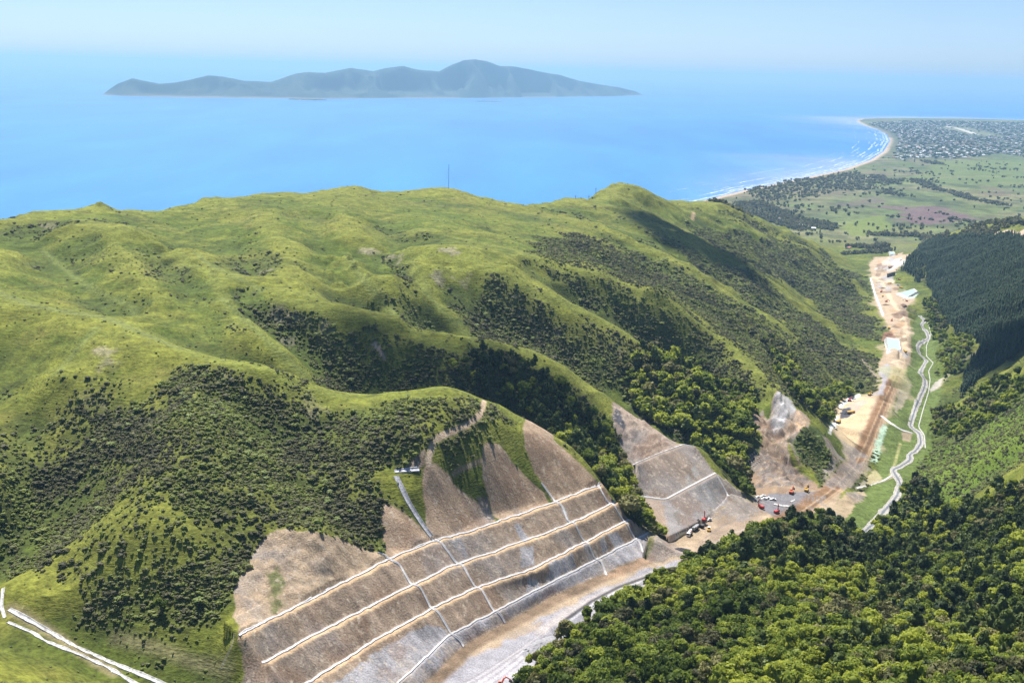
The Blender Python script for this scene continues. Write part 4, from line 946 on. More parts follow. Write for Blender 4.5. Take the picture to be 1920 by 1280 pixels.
# ---- scrub on the hills
SP = np.concatenate([jgrid(SCRUB, 380, 900, 1.4, 111, .6), jgrid(SCRUB, 900, 1500, 2.2, 112, .6), jgrid(SCRUB, 1500, 3200, 3.6, 113, .6)])
rg = np.random.default_rng(6); nS = len(SP); dS = dist(SP)
SV = field_at(SCRUB, SP[:, 0], SP[:, 1]); SS = np.clip(np.exp(.40*rg.normal(size=nS))*.80, .4, 2.2)*np.where(SV < .12, .6, 1)*np.where(dS < 900, 1, np.where(dS < 1500, 1.25, 1.85))
ST = np.clip(.04+.55*fbm(SP[:, 0], SP[:, 1], 30, 3, 93)+.18*rg.normal(size=nS)+.30*(rg.uniform(size=nS) < .14)+.25*(SV < .12), -.5, .5)
bh = [make_bush(30+k, 12, .55) for k in range(5)]; bl = [make_bush(40+k, 9, .55) for k in range(4)]
o, vis = order_by_size(SP, SS); ind = o[:300]; ind = ind[vis[ind]]; rest = np.setdiff1d(np.arange(nS), ind)
wh = rg.integers(0, 5, nS); ro = rg.uniform(0, 6.28, nS); cache = {}
for i in ind:
    tb = int(np.clip(np.rint((ST[i]+.4)/.2), 0, 4)); k = (wh[i], tb)
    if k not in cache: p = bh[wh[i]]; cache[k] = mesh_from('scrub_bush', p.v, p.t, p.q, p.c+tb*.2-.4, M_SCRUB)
    a, b = project(*SP[i])
    ob = leaf_obj('scrub_bush', cache[k], None, ('grey brown', 'dark', 'dull green', 'green', 'pale green')[tb]+' scrub bush on the '+('grassy slope left of the terraced cutting' if a < 720 else 'hillside above the works'), 'bush', 'scrub bushes on the hillsides')
    ob.location = SP[i]; ob.rotation_euler = (0, 0, ro[i]); ob.scale = (SS[i]*1.15, SS[i]*1.15, SS[i]*.66)
near = dS < 950
for g, P_ in ((rest[near[rest]], bh), (rest[~near[rest]], bl)):
    leaf_obj('scrub', mesh_from('scrub', *merge(P_, wh[g] % len(P_), SP[g], ro[g], np.stack([SS[g]*1.15, SS[g]*1.15, SS[g]*.66], -1), ST[g]), M_SCRUB), 'stuff')
print('scrub', nS)

# ---- tree ferns
TF = jgrid(np.clip(SCRUB-.3, 0, 1)*.30*(CLOUDY < .15), 420, 1150, 7, 121); TF = np.r_[TF, jgrid(FOREST*.05*(CLOUDY > -.2), 380, 800, 7, 122)]
rg = np.random.default_rng(8); TS = rg.uniform(1.8, 3.1, len(TF)); o, vis = order_by_size(TF, TS); o = o[vis[o]][:260]
fh = [make_frondhead(50+k, 11+k) for k in range(3)]; fm = [mesh_from('fern_crown', p.v, p.t, p.q, p.c, M_FERN) for p in fh]
for i in o:
    h = rg.uniform(2.2, 4); p = TF[i]; a, b = project(*p)
    if FOREST[0, 0] >= 0 and field_at(FOREST, p[0], p[1]) > .4: h += 3.2
    e = bpy.data.objects.new('tree_fern', None); C.objects.link(e); e.location = p; e.rotation_euler = (0, 0, rg.uniform(0, 6))
    e['label'] = 'pale green tree fern with spreading fronds '+('in the scrub left of the terraced cutting' if a < 740 else 'in the forest of the near spur' if a > 900 and b > 1000 else 'in the dark scrub above the cuttings'); e['category'] = 'fern'; e['group'] = 'tree ferns in the bush'
    c = bpy.data.objects.new('crown', fm[i % 3]); C.objects.link(c); c.parent = e; c.location = (0, 0, h); c.scale = (TS[i],)*3
    t = bpy.data.objects.new('trunk', stem_mesh('fern_trunk', 3.2, .12, .10) if 'FT0' not in globals() else FT0); FT0 = t.data; C.objects.link(t); t.parent = e; t.scale = (1, 1, h/3.2)
print('ferns', len(o))

# ---- pine plantation
PP = jgrid(PINE, 1200, 3600, 3.9, 131); rg = np.random.default_rng(9); PS = rg.uniform(.55, 1.0, len(PP)); PT = .12*rg.normal(size=len(PP))+.15*fbm(PP[:, 0], PP[:, 1], 60, 3, 95)
ph_ = [make_conifer(60+k, 5, 6, 2.5, 14, 2.5) for k in range(4)]
o, vis = order_by_size(PP, PS); ind = o[:300]; ind = ind[vis[ind]]; rest = np.setdiff1d(np.arange(len(PP)), ind); wh = rg.integers(0, 4, len(PP)); ro = rg.uniform(0, 6.28, len(PP))
pm = [mesh_from('pine_crown', p.v, p.t, p.q, p.c, M_PINE) for p in ph_]; ptr = stem_mesh('pine_trunk', 10, .22, .1)
for i in ind: plant_tree('pine_tree', pm[wh[i]], ptr, PP[i], ro[i], PS[i], 'dark green plantation pine on the near edge of the block', 'pine tree', 'pines of the plantation')
leaf_obj('pine_plantation', mesh_from('pine_plantation', *merge(ph_, wh[rest], PP[rest], ro[rest], PS[rest], PT[rest]), M_PINE), 'stuff')
print('pines', len(PP))
# ------------------------------------------------------------------ built things
class MB:
    def __init__(s): s.bm = bmesh.new()
    def box(s, c, d, rz=0, ry=0, taper=1., rx=0):
        M_ = Matrix.Translation(c) @ Matrix.Rotation(rz, 4, 'Z') @ Matrix.Rotation(ry, 4, 'Y') @ Matrix.Rotation(rx, 4, 'X')
        v = [s.bm.verts.new(M_ @ Vector((x*d[0]/2*(taper if z > 0 else 1), y*d[1]/2*(taper if z > 0 else 1), z*d[2]/2))) for z in (-1, 1) for x, y in ((-1,-1),(1,-1),(1,1),(-1,1))]
        for f in ((3,2,1,0),(4,5,6,7),(0,1,5,4),(1,2,6,5),(2,3,7,6),(3,0,4,7)): s.bm.faces.new([v[k] for k in f])
        return s
    def cyl(s, p, q, r, r2=None, n=12):
        p, q = Vector(p), Vector(q); r2 = r if r2 is None else r2; d = (q-p).normalized(); u = d.orthogonal().normalized(); w_ = d.cross(u)
        a = [[s.bm.verts.new(c+(u*math.cos(2*PI*k/n)+w_*math.sin(2*PI*k/n))*rr) for k in range(n)] for c, rr in ((p, r), (q, r2))]
        for k in range(n): s.bm.faces.new((a[0][k], a[0][(k+1) % n], a[1][(k+1) % n], a[1][k]))
        s.bm.faces.new(a[0][::-1]); s.bm.faces.new(a[1]); return s
    def bar(s, p, q, w_, h):
        p, q = Vector(p), Vector(q); d = q-p
        return s.box((p+q)/2, (d.length, w_, h), math.atan2(d.y, d.x), -math.asin(max(-1, min(1, d.z/d.length))))
    def prism(s, prof, y0, y1):          # side profile (x,z) extruded across y
        a = [s.bm.verts.new((x, y0, z)) for x, z in prof]; b = [s.bm.verts.new((x, y1, z)) for x, z in prof]; n = len(prof)
        for k in range(n): s.bm.faces.new((a[k], a[(k+1) % n], b[(k+1) % n], b[k]))
        s.bm.faces.new(a[::-1]); s.bm.faces.new(b); return s
    def mesh(s, name, m_, bev=0):
        bmesh.ops.recalc_face_normals(s.bm, faces=s.bm.faces)
        if bev: bmesh.ops.bevel(s.bm, geom=list(s.bm.edges), offset=bev, segments=1, affect='EDGES', clamp_overlap=True)
        me = bpy.data.meshes.new(name); s.bm.to_mesh(me); s.bm.free(); me.materials.append(m_); return me
def part(name, me, parent):
    o = bpy.data.objects.new(name, me); C.objects.link(o); o.parent = parent; return o
def thing(name, label, cat, loc, rz=0, group=None, tilt=None):
    o = bpy.data.objects.new(name, None); C.objects.link(o); o.location = loc; o.rotation_euler = (0, 0, rz); o['label'] = label; o['category'] = cat
    if group: o['group'] = group
    return o
def copy_tree(root, loc, rz, label, group=None, scale=None):
    r = root.copy(); C.objects.link(r); r.location = loc; r.rotation_euler = (0, 0, rz); r['label'] = label
    if group: r['group'] = group
    if scale: r.scale = (scale,)*3
    for ch in list(root.children):
        c = ch.copy(); C.objects.link(c); c.parent = r
        for g in ch.children: d = g.copy(); C.objects.link(d); d.parent = c
    return r
def heading(p, q): a, b = hit(*p), hit(*q); return math.atan2(b[1]-a[1], b[0]-a[0])
def paint_mat(name, c, rough=.45): return plain_material(name, c, rough, .12, 1.5)
M_ORANGE = paint_mat('orange_paint', (.62,.10,.03)); M_RED = paint_mat('red_paint', (.50,.045,.035)); M_YEL = paint_mat('yellow_paint', (.62,.36,.03)); M_WHITE = paint_mat('white_paint', (.78,.78,.77))
M_STEEL = plain_material('dark_steel', (.06,.058,.055), .7, .3, 3); M_RUBBER = plain_material('rubber', (.025,.025,.027), .85); M_GLASS = plain_material('window_glass', (.03,.045,.06), .1, .1)
M_CONC = plain_material('pale_concrete', (.58,.57,.56), .85, .18, .6); M_LINER = plain_material('white_liner', (.46,.45,.43), .7, .5, .6); M_WOOD = plain_material('post_timber', (.10,.08,.06), .9)
M_GALV = plain_material('galvanised_steel', (.28,.29,.30), .5, .1, 2, .4)

# ---- drains: U-shaped channels laid on the ground
def ground_line(px, n): return smooth_line(hits(dense(px, n)), n, 2)
def channel(label, Q, wd, wall=.28, m_=M_CONC, name='drainage_channel', group='concrete drains of the works', lift=.10, rag=0, cat='drain'):
    Q = resample(np.asarray(Q, float), max(8, int(np.linalg.norm(np.diff(Q[:, :2], axis=0), axis=1).sum()/1.6)))
    t = np.gradient(Q[:, :2], axis=0); t /= np.linalg.norm(t, axis=1)[:, None]+1e-9; nr = np.stack([t[:, 1], -t[:, 0]], -1)
    prof = [(-wd/2-.3, -.25), (-wd/2-.22, wall), (-wd/2, wall), (-wd/2+.1, .02), (wd/2-.1, .02), (wd/2, wall), (wd/2+.22, wall), (wd/2+.3, -.25)]
    V = []; rs = np.random.default_rng(len(Q))
    wob = 1+rag*fbm(Q[:, 0], Q[:, 1], 5, 2, 3)
    for o_, dz in prof:
        xy = Q[:, :2]+nr*(o_*wob)[:, None]; z = Hat(xy[:, 0], xy[:, 1])
        V.append(np.c_[xy, np.maximum(z, Q[:, 2]-.6)+lift+dz])
    V = np.stack(V, 1); n, k = V.shape[:2]; i = np.arange(n*k).reshape(n, k)
    q = np.stack([i[:-1, :-1], i[1:, :-1], i[1:, 1:], i[:-1, 1:]], -1).reshape(-1, 4)
    return leaf_obj(name, mesh_from(name, V.reshape(-1, 3), np.zeros((0, 3), int), q, None, m_), None, label, cat, group)
for Q, lb in ((I1, 'white bench drain along the topmost bench of the terraced cutting'), (I2, 'white bench drain along the second bench down of the terraced cutting'), (I3, 'white bench drain along the third bench down of the terraced cutting'), (I4, 'thin pale drain on top of the grey sprayed concrete toe wall')):
    channel(lb, offset(Q, 1.15 if Q is not I4 else .6, 0), 0.85 if Q is not I4 else .45, lift=.2)
def chute(lb, px, w_=.8): return channel(lb, ground_line(px, 70), w_, .38, group='drain chutes down the terraced cutting', name='drain_chute')
chute('leftmost stepped drain chute crossing the benches of the terraced cutting', [(708,1034),(724,1042),(735,1052),(748,1056),(770,1095),(788,1100),(808,1140),(822,1147),(847,1190),(862,1198),(869,1212)])
chute('stepped drain chute below the rock lined gully drain', [(815,1012),(828,1018),(855,1055),(868,1060),(890,1100),(903,1105),(925,1145),(938,1150),(947,1168)])
chute('stepped drain chute starting between the two right hand bare fingers', [(1015,905),(1042,942),(1053,946),(1065,978),(1078,981),(1092,1012),(1103,1018),(1115,1048),(1128,1053),(1137,1078)])
chute('rightmost stepped drain chute near the nose of the terraced cutting', [(1122,910),(1140,943),(1150,945),(1168,975),(1175,980),(1190,1010),(1200,1017),(1205,1035)])
channel('grey rock lined gully drain with pale edges above the topmost bench', ground_line([(742,892),(755,918),(765,940),(782,968),(797,990),(813,1011)], 60), 2.6, .35, plain_material('rock_lining', (.34,.34,.36), .9, .5, .8))
channel('short grey drain running level across the head of the gully drain', ground_line([(740,884),(755,882),(786,880)], 30), 1.8, .3, plain_material('rock_lining', (.42,.42,.45), .9, .5, .8))
channel('white drain on the upper bench of the second cutting', offset(J1, .8, 0), 1.3); channel('white drain on the lower bench of the second cutting', offset(J2, .8, 0), 1.0)
channel('pale drain chute down the right side of the second cutting', ground_line([(1345,892),(1356,912),(1366,930)], 30), .8)
L_ = 'white liners beside the drain at lower left'
channel('wide white lined channel running straight down the lower left valley', ground_line([(17,1142),(60,1165),(140,1211),(200,1238),(262,1263),(345,1298)], 90), 1.7, .2, M_LINER, 'lined_channel', L_, .15, .2)
channel('white lined channel standing upright at the left edge', ground_line([(6,1102),(2,1135),(9,1158)], 30), 1.2, .2, M_LINER, 'lined_channel', L_, .15, .3)
channel('ragged white lined channel curving below the wide straight channel', ground_line([(14,1166),(38,1176),(62,1186),(84,1201),(112,1212),(150,1227),(205,1252),(268,1290)], 90), 1.3, .2, M_LINER, 'lined_channel', L_, .15, .6)

# ---- stream in the valley
STREAM = [(1724,592),(1734,601),(1727,610),(1738,623),(1742,635),(1722,645),(1720,656),(1728,668),(1738,676),(1730,688),(1725,699),(1735,712),(1734,725),(1727,740),(1718,760),(1710,785),(1706,800),(1724,812),(1727,830),(1718,845),(1705,852),(1707,863),(1690,873),(1673,881),(1682,895),(1689,907),(1682,930),(1660,955),(1640,980),(1612,1004)]
SW = ground_line(STREAM, 260)
def ribbon(name, Q, wd, lift, m_, across=3):
    t = np.gradient(Q[:, :2], axis=0); t /= np.linalg.norm(t, axis=1)[:, None]+1e-9; nr = np.stack([t[:, 1], -t[:, 0]], -1); V = []
    for o_ in np.linspace(-.5, .5, across):
        wv = wd*(1+.35*fbm(Q[:, 0], Q[:, 1], 14, 2, 7)); xy = Q[:, :2]+nr*(o_*wv)[:, None]; V.append(np.c_[xy, Hat(xy[:, 0], xy[:, 1])+lift])
    V = np.stack(V, 1); n, k = V.shape[:2]; i = np.arange(n*k).reshape(n, k)
    return leaf_obj(name, mesh_from(name, V.reshape(-1, 3), np.zeros((0, 3), int), np.stack([i[:-1, :-1], i[1:, :-1], i[1:, 1:], i[:-1, 1:]], -1).reshape(-1, 4), None, m_))
bed, nt, b = mat('stream_rock'); geo = N(nt, 'ShaderNodeNewGeometry'); n1 = noise(nt, geo.outputs['Position'], .8, 4, .7); cr = N(nt, 'ShaderNodeValToRGB'); e = cr.color_ramp.elements
e[0].position = .35; e[0].color = (.10,.10,.10,1); e[1].position = .72; e[1].color = (.60,.57,.53,1); k = e.new(.48); k.color = (.28,.265,.24,1); nt.links.new(n1.outputs[0], cr.inputs[0]); nt.links.new(cr.outputs[0], b.inputs['Base Color']); b.inputs['Roughness'].default_value = .9
ribbon('stream_bed', SW, 7.0, .22, bed, 7)['kind'] = 'structure'
wt, nt, b = mat('stream_water'); b.inputs['Base Color'].default_value = (.14,.145,.145,1); b.inputs['Roughness'].default_value = .35
ribbon('stream', SW, 1.7, .36, wt)['kind'] = 'structure'
SW2 = ground_line([(1739,602),(1746,628),(1737,648),(1737,668),(1750,680),(1741,695),(1744,712),(1741,735),(1730,770),(1722,800),(1733,815),(1735,840)], 160)
channel('thin pale side drain following the right bank of the stream', SW2, .6, .2, plain_material('gravel_drain', (.40,.39,.37), .9, .4, .6), group='valley drains')
channel('pale outlet channel from the haul road down to the stream', ground_line([(1652,779),(1668,792),(1690,806),(1712,812)], 40), 2.6, .3, M_CONC, group='valley drains')
channel('long pale culvert outlet ending at the lower bend of the stream', ground_line([(1606,915),(1630,910),(1655,902),(1674,890)], 40), 1.6, .3, M_CONC, group='valley drains')
# settling pond
def pond(px, label, m_, dz=.5):
    Q = hits(px); z = Q[:, 2].max()+dz; bm = bmesh.new(); c = Q[:, :2].mean(0)
    vi = [bm.verts.new((*q[:2], z)) for q in Q]; vo = [bm.verts.new((*(c+(q[:2]-c)*1.16), z+.9)) for q in Q]; vb = [bm.verts.new((*(c+(q[:2]-c)*1.5), Hat(*(c+(q[:2]-c)*1.5))-.5)) for q in Q]; n = len(Q)
    root = thing('settling_pond', label, 'pond', (0, 0, 0))
    for k in range(n):
        bm.faces.new((vi[k], vi[(k+1) % n], vo[(k+1) % n], vo[k])); bm.faces.new((vo[k], vo[(k+1) % n], vb[(k+1) % n], vb[k]))
    bmesh.ops.recalc_face_normals(bm, faces=bm.faces); me = bpy.data.meshes.new('liner'); bm.to_mesh(me); bm.free(); me.materials.append(M_LINER); part('liner', me, root)
    bm = bmesh.new(); bm.faces.new([bm.verts.new((*(c+(q[:2]-c)*1.05), z+.25)) for q in Q]); me = bpy.data.meshes.new('water'); bm.to_mesh(me); bm.free(); me.materials.append(m_); part('water', me, root)
wt2, nt, b = mat('pond_water'); b.inputs['Base Color'].default_value = (.42,.66,.66,1); b.inputs['Roughness'].default_value = .25
pond([(1663,643),(1684,643),(1687,657),(1667,659)], 'pale turquoise settling pond with white lined banks beside the valley road', wt2)
wt3, nt, b = mat('pond_green'); b.inputs['Base Color'].default_value = (.40,.55,.46,1); b.inputs['Roughness'].default_value = .3
pond([(1688,551),(1712,546),(1718,550),(1700,556)], 'small milky green settling pond among the far earthworks', wt3)
pond([(1668,474),(1676,473),(1678,478),(1670,480)], 'tiny green settling pond at the end of the valley works', wt3)

# ---- machines
def excavator(loc, rz, label, m_, swing=0., reach=1., group='excavators on the works'):
    r = thing('excavator', label, 'excavator', loc, rz, group)
    for s_ in (-1, 1):
        t = part('track', MB().prism([(-2.2,.25),(-1.8,0),(1.8,0),(2.2,.25),(2.2,.7),(1.8,.95),(-1.8,.95),(-2.2,.7)], s_*1.35-.3, s_*1.35+.3).mesh('track', M_STEEL), r)
    part('undercarriage', MB().box((0, 0, .75), (2.6, 2.1, .5)).cyl((0, 0, .9), (0, 0, 1.25), .8).mesh('undercarriage', M_STEEL), r)
    b_ = part('upper_body', MB().prism([(-2.6,1.25),(1.6,1.25),(1.6,1.9),(.3,2.0),(-.4,2.5),(-2.6,2.45)], -1.4, 1.4).mesh('upper_body', m_, .06), r)
    c_ = part('cab', MB().prism([(.3,1.3),(1.9,1.3),(1.95,2.2),(1.5,3.1),(.3,3.1)], .45, 1.4).mesh('cab', m_, .05), r)
    part('cab_window', MB().prism([(.45,2.1),(1.97,2.1),(1.55,2.95),(.45,2.95)], .40, 1.45).mesh('cab_window', M_GLASS), c_)
    e1, e2 = (1.2, 0, 1.7), (4.2*reach, 0, 4.9); e3 = (6.9*reach, 0, 2.6)
    bo = part('boom', MB().bar(e1, (2.9*reach, 0, 4.6), .5, .75).bar((2.9*reach, 0, 4.6), e2, .5, .65).mesh('boom', m_), r)
    ar = part('arm', MB().bar((3.7*reach, 0, 5.2), e3, .38, .5).mesh('arm', m_), r)
    part('bucket', MB().prism([(6.4*reach,2.7),(7.3*reach,2.7),(7.4*reach,1.6),(6.6*reach,1.2),(6.0*reach,1.7)], -.6, .6).mesh('bucket', M_STEEL), r)
    return r
def ute(loc, rz, label, m_=None):
    r = thing('utility_truck', label, 'pickup truck', loc, rz, 'white utility trucks parked in a row'); m_ = m_ or M_WHITE
    part('body', MB().prism([(-2.6,.45),(2.6,.45),(2.65,.95),(1.5,1.1),(-2.6,1.1)], -.92, .92).mesh('body', m_, .04), r)
    c_ = part('cab', MB().prism([(-.7,1.1),(1.45,1.1),(.8,1.75),(-.55,1.78)], -.82, .82).mesh('cab', m_, .04), r)
    part('window', MB().prism([(-.6,1.2),(1.25,1.2),(.78,1.66),(-.5,1.68)], -.85, .85).mesh('window', M_GLASS), c_)
    for x in (-1.65, 1.65):
        for s_ in (-1, 1): part('wheel', MB().cyl((x, s_*.70, .38), (x, s_*.97, .38), .38, n=14).mesh('wheel', M_RUBBER), r)
    return r
def mixer(loc, rz, label):
    r = thing('concrete_mixer_truck', label, 'truck', loc, rz)
    part('chassis', MB().box((-.3, 0, .95), (8.4, 1.1, .35)).mesh('chassis', M_STEEL), r)
    c_ = part('cab', MB().prism([(2.6,.7),(4.4,.7),(4.45,1.7),(4.1,2.9),(2.6,2.95)], -1.2, 1.2).mesh('cab', M_WHITE, .06), r)
    part('windscreen', MB().prism([(4.0,1.75),(4.48,1.75),(4.16,2.7),(3.9,2.7)], -1.08, 1.08).mesh('windscreen', M_GLASS), c_)
    d_ = part('drum', MB().cyl((2.2, 0, 2.0), (1.0, 0, 2.3), .75, 1.2, 18).cyl((1.0, 0, 2.3), (-1.4, 0, 2.65), 1.2, 1.2, 18).cyl((-1.4, 0, 2.65), (-3.6, 0, 3.1), 1.2, .55, 18).mesh('drum', M_WHITE), r)
    part('drum_band', MB().cyl((.2, 0, 2.42), (-.75, 0, 2.56), 1.235, 1.235, 18).mesh('drum_band', paint_mat('salmon_paint', (.62,.24,.16))), d_)
    part('chute', MB().bar((-3.7, 0, 2.7), (-4.7, 0, 1.2), .5, .15).mesh('chute', M_STEEL), r)
    for x in (3.4, 1.6, -1.8, -3.1):
        for s_ in (-1, 1): part('wheel', MB().cyl((x, s_*.8, .52), (x, s_*1.2, .52), .52, n=14).mesh('wheel', M_RUBBER), r)
    return r
def rig(loc, rz, label):
    r = thing('drilling_rig', label, 'drilling rig', loc, rz, 'red drilling rigs on the gravel pad')
    for s_ in (-1, 1): part('track', MB().prism([(-2.2,.2),(-1.9,0),(1.9,0),(2.2,.2),(2.2,.7),(1.9,.9),(-1.9,.9),(-2.2,.7)], s_*1.2-.28, s_*1.2+.28).mesh('track', M_STEEL), r)
    part('body', MB().box((-.5, 0, 1.7), (3.4, 2.2, 1.5)).mesh('body', M_RED, .08), r)
    c_ = part('cab', MB().prism([(1.0,1.1),(2.2,1.1),(2.2,2.2),(1.9,2.8),(1.0,2.8)], -1.1, 0).mesh('cab', M_RED, .05), r); part('cab_window', MB().box((1.75, -.55, 2.25), (.98, 1.14, .7)).mesh('cab_window', M_GLASS), c_)
    part('mast', MB().bar((2.3, .6, .4), (1.7, .6, 7.2), .45, .45).bar((1.2, .6, 2.0), (2.0, .6, 4.2), .25, .25).mesh('mast', M_RED), r)
    part('drill_head', MB().box((2.15, .6, 5.6), (.8, .6, .9)).mesh('drill_head', M_STEEL), r)
    return r
def roller(loc, rz, label):
    r = thing('road_roller', label, 'road roller', loc, rz)
    part('drum', MB().cyl((2.0, -1.05, .78), (2.0, 1.05, .78), .78, n=18).mesh('drum', M_STEEL), r); part('frame', MB().box((2.0, 0, 1.15), (2.2, 2.5, .3)).box((.4, 0, 1.1), (1.4, .8, .5)).mesh('frame', M_YEL), r)
    part('engine_cover', MB().prism([(-2.6,.8),(-.4,.8),(-.4,1.8),(-2.4,1.7)], -1., 1.).mesh('engine_cover', M_YEL, .06), r)
    c_ = part('cab', MB().prism([(-.6,1.0),(.8,1.0),(.9,2.9),(-.6,2.9)], -.8, .8).mesh('cab', M_YEL), r); part('cab_roof', MB().box((.15, 0, 2.98), (1.8, 1.9, .16)).mesh('cab_roof', M_WHITE), c_); part('cab_window', MB().box((.15, 0, 2.3), (1.6, 1.64, .9)).mesh('cab_window', M_GLASS), c_)
    for s_ in (-1, 1): part('wheel', MB().cyl((-1.5, s_*.7, .75), (-1.5, s_*1.15, .75), .75, n=16).mesh('wheel', M_RUBBER), r)
    return r
def dumper(loc, rz, label, m_=None, group='dump trucks on the far works'):
    m_ = m_ or M_YEL; r = thing('dump_truck', label, 'dump truck', loc, rz, group)
    part('chassis', MB().box((0, 0, 1.1), (8.6, 1.0, .5)).mesh('chassis', M_STEEL), r); c_ = part('cab', MB().prism([(2.4,1.2),(4.4,1.2),(4.4,2.2),(3.9,3.2),(2.4,3.2)], -1.1, 1.1).mesh('cab', m_, .06), r); part('cab_window', MB().box((3.2, 0, 2.65), (1.5, 2.24, .75)).mesh('cab_window', M_GLASS), c_)
    part('tipper_tray', MB().prism([(2.0,1.7),(2.0,3.1),(-4.6,2.9),(-4.9,2.2),(-3.4,1.5)], -1.45, 1.45).mesh('tipper_tray', m_, .05), r)
    for x in (3.2, -1.2, -2.9):
        for s_ in (-1, 1): part('wheel', MB().cyl((x, s_*.85, .8), (x, s_*1.4, .8), .8, n=14).mesh('wheel', M_RUBBER), r)
    return r
# foreground excavator, only its orange arm in the picture
p = hit(935, 1290); excavator(p, heading((935,1290),(975,1268)), 'orange excavator cut off by the bottom edge, arm reaching up', M_ORANGE)
excavator(hit(1484, 925), heading((1484,925),(1510,915)), 'large orange red excavator working at the foot of the brown slip', M_ORANGE)
excavator(hit(1512, 921), heading((1512,921),(1528,906)), 'yellow excavator beside the large orange red one below the slip', M_YEL)
excavator(hit(1593, 752), heading((1593,752),(1612,745)), 'red excavator at the edge of the pale earthworks platform', M_RED)
excavator(hit(1631, 741), heading((1631,741),(1640,738)), 'small yellow and black excavator near the grey bend of the road', M_YEL, reach=.8)
mixer(hit(1293, 1003), heading((1302,994),(1288,1008)), 'white concrete mixer truck with a salmon banded drum below the second cutting')
dumper(hit(1303, 993), heading((1313,984),(1299,998)), 'grey truck standing behind the white concrete mixer', paint_mat('grey_paint', (.30,.30,.30)), None)
excavator(hit(1314, 988), 2.2, 'small dark digger parked ahead of the grey truck below the second cutting', M_STEEL, reach=.7)
rig0 = rig(hit(1427, 953), 2.4, 'left hand red drilling rig on the dark gravel pad'); copy_tree(rig0, hit(1456, 962), .6, 'right hand red drilling rig on the dark gravel pad, nearest the trees')
rgx = copy_tree(rig0, hit(1320, 977), heading((1310,985),(1330,970)), 'drilling rig at the foot of the second cutting beside the white van')
roller(hit(1329, 995), heading((1329,1000),(1331,985)), 'yellow road roller with a white roof on the brown spoil slope')
u0 = ute(hit(1421, 933), .2, 'white pickup truck at the left end of the parked row by the slip')
for (a, b_, rz, lb) in ((1430,931,.5,'white pickup truck parked second from the left in the row by the slip'), (1432,936,.3,'white pickup truck parked nearest the gravel pad in the row by the slip'), (1441,935,-.2,'white pickup truck parked in the middle of the row by the slip'), (1449,937,.1,'white pickup truck at the right end of the parked row by the slip'), (1329,975,.8,'white pickup truck beside the drilling rig below the second cutting'), (1567,803,1.2,'white pickup truck alone on the pale earthworks platform')):
    copy_tree(u0, hit(a, b_), rz, lb)
d0 = dumper(hit(1572, 792), 1.0, 'small yellow dump truck by the white liner on the pale platform')
for (a, b_, rz, lb) in ((1596,775,.3,'yellow dump truck beside the black gravel stockpile'), (1655,556,1.2,'yellow dump truck at the left edge of the far valley works'), (1668,532,.4,'yellow dump truck near the concrete wall in the far valley works'), (1690,541,2.,'yellow dump truck beside the milky green pond'), (1680,478,.2,'farthest yellow dump truck at the mouth of the valley'), (1667,616,1.4,'yellow dump truck above the rusty scrap heap'), (1697,660,1.7,'yellow dump truck driving on the valley haul road by the pond')):
    copy_tree(d0, hit(a, b_), rz, lb)
ex0 = [o for o in bpy.data.objects if o.name.startswith('excavator')][1]
for (a, b_, rz, lb) in ((1662,566,.4,'orange excavator among the brown spoil of the far valley works'), (1686,525,2.2,'orange excavator beside the far haul road bend'), (1652,548,1.,'orange excavator at the left edge of the far valley works'), (1700,565,2.8,'orange excavator near the pond at the right of the far works'), (1672,602,1.2,'orange excavator above the turquoise pond')):
    copy_tree(ex0, hit(a, b_), rz, lb)
# heaps
def heap(px, r, h, label, m_, sx=1.6, rz=0, name='stockpile', cat='stockpile'):
    p = hit(*px); bm = bmesh.new(); n, k = 26, 7; rg_ = np.random.default_rng(int(px[0])); rows = []
    for j in range(k):
        t = j/k; rows.append([bm.verts.new((r*sx*(1-t)*math.cos(a)*(1+.16*math.sin(3*a+j)+.06*rg_.normal()), r*(1-t)*math.sin(a)*(1+.12*math.cos(2*a)+.06*rg_.normal()), h*(1-(1-t)**1.3)-.5*(j == 0)+.05*h*rg_.normal()*(j > 0))) for a in np.arange(n)*2*PI/n])
    top = bm.verts.new((0, 0, h))
    for j in range(k-1):
        for i_ in range(n): bm.faces.new((rows[j][i_], rows[j][(i_+1) % n], rows[j+1][(i_+1) % n], rows[j+1][i_]))
    for i_ in range(n): bm.faces.new((rows[-1][i_], rows[-1][(i_+1) % n], top))
    me = bpy.data.meshes.new(name); bm.to_mesh(me); bm.free(); me.materials.append(m_); o = leaf_obj(name, me, None, label, cat); o.location = p; o.rotation_euler = (0, 0, rz); return o
heap((1275,1032), 4.2, 2.0, 'flat topped black gravel stockpile at the bend below the cuttings', plain_material('black_gravel', (.05,.05,.06), .95, .3, 1.5), 1.7, .2)
heap((1586,775), 6., 2.6, 'black gravel stockpile on the pale earthworks platform', plain_material('black_gravel', (.05,.05,.06), .95, .3, 1.5), 1.5, .5)
heap((1666,629), 8., 3.2, 'rusty brown scrap heap above the turquoise pond', plain_material('rusty_scrap', (.17,.085,.05), .95, .6, .5), 1.3, .4)
heap((1668,533), 7., 3., 'pale brown soil heap in the far valley works', plain_material('soil', (.33,.22,.13), .95, .3, .5), 1.4, .4)
heap((1655,541), 6., 3., 'dark brown soil heap at the left of the far valley works', plain_material('soil', (.20,.13,.08), .95, .3, .5), 1.4, .4)
heap((1010,1213), 7., 2.2, 'grey crushed rock heap by the near road edge', plain_material('crushed_rock', (.26,.255,.27), .95, .35, .8), 2.2, .9)
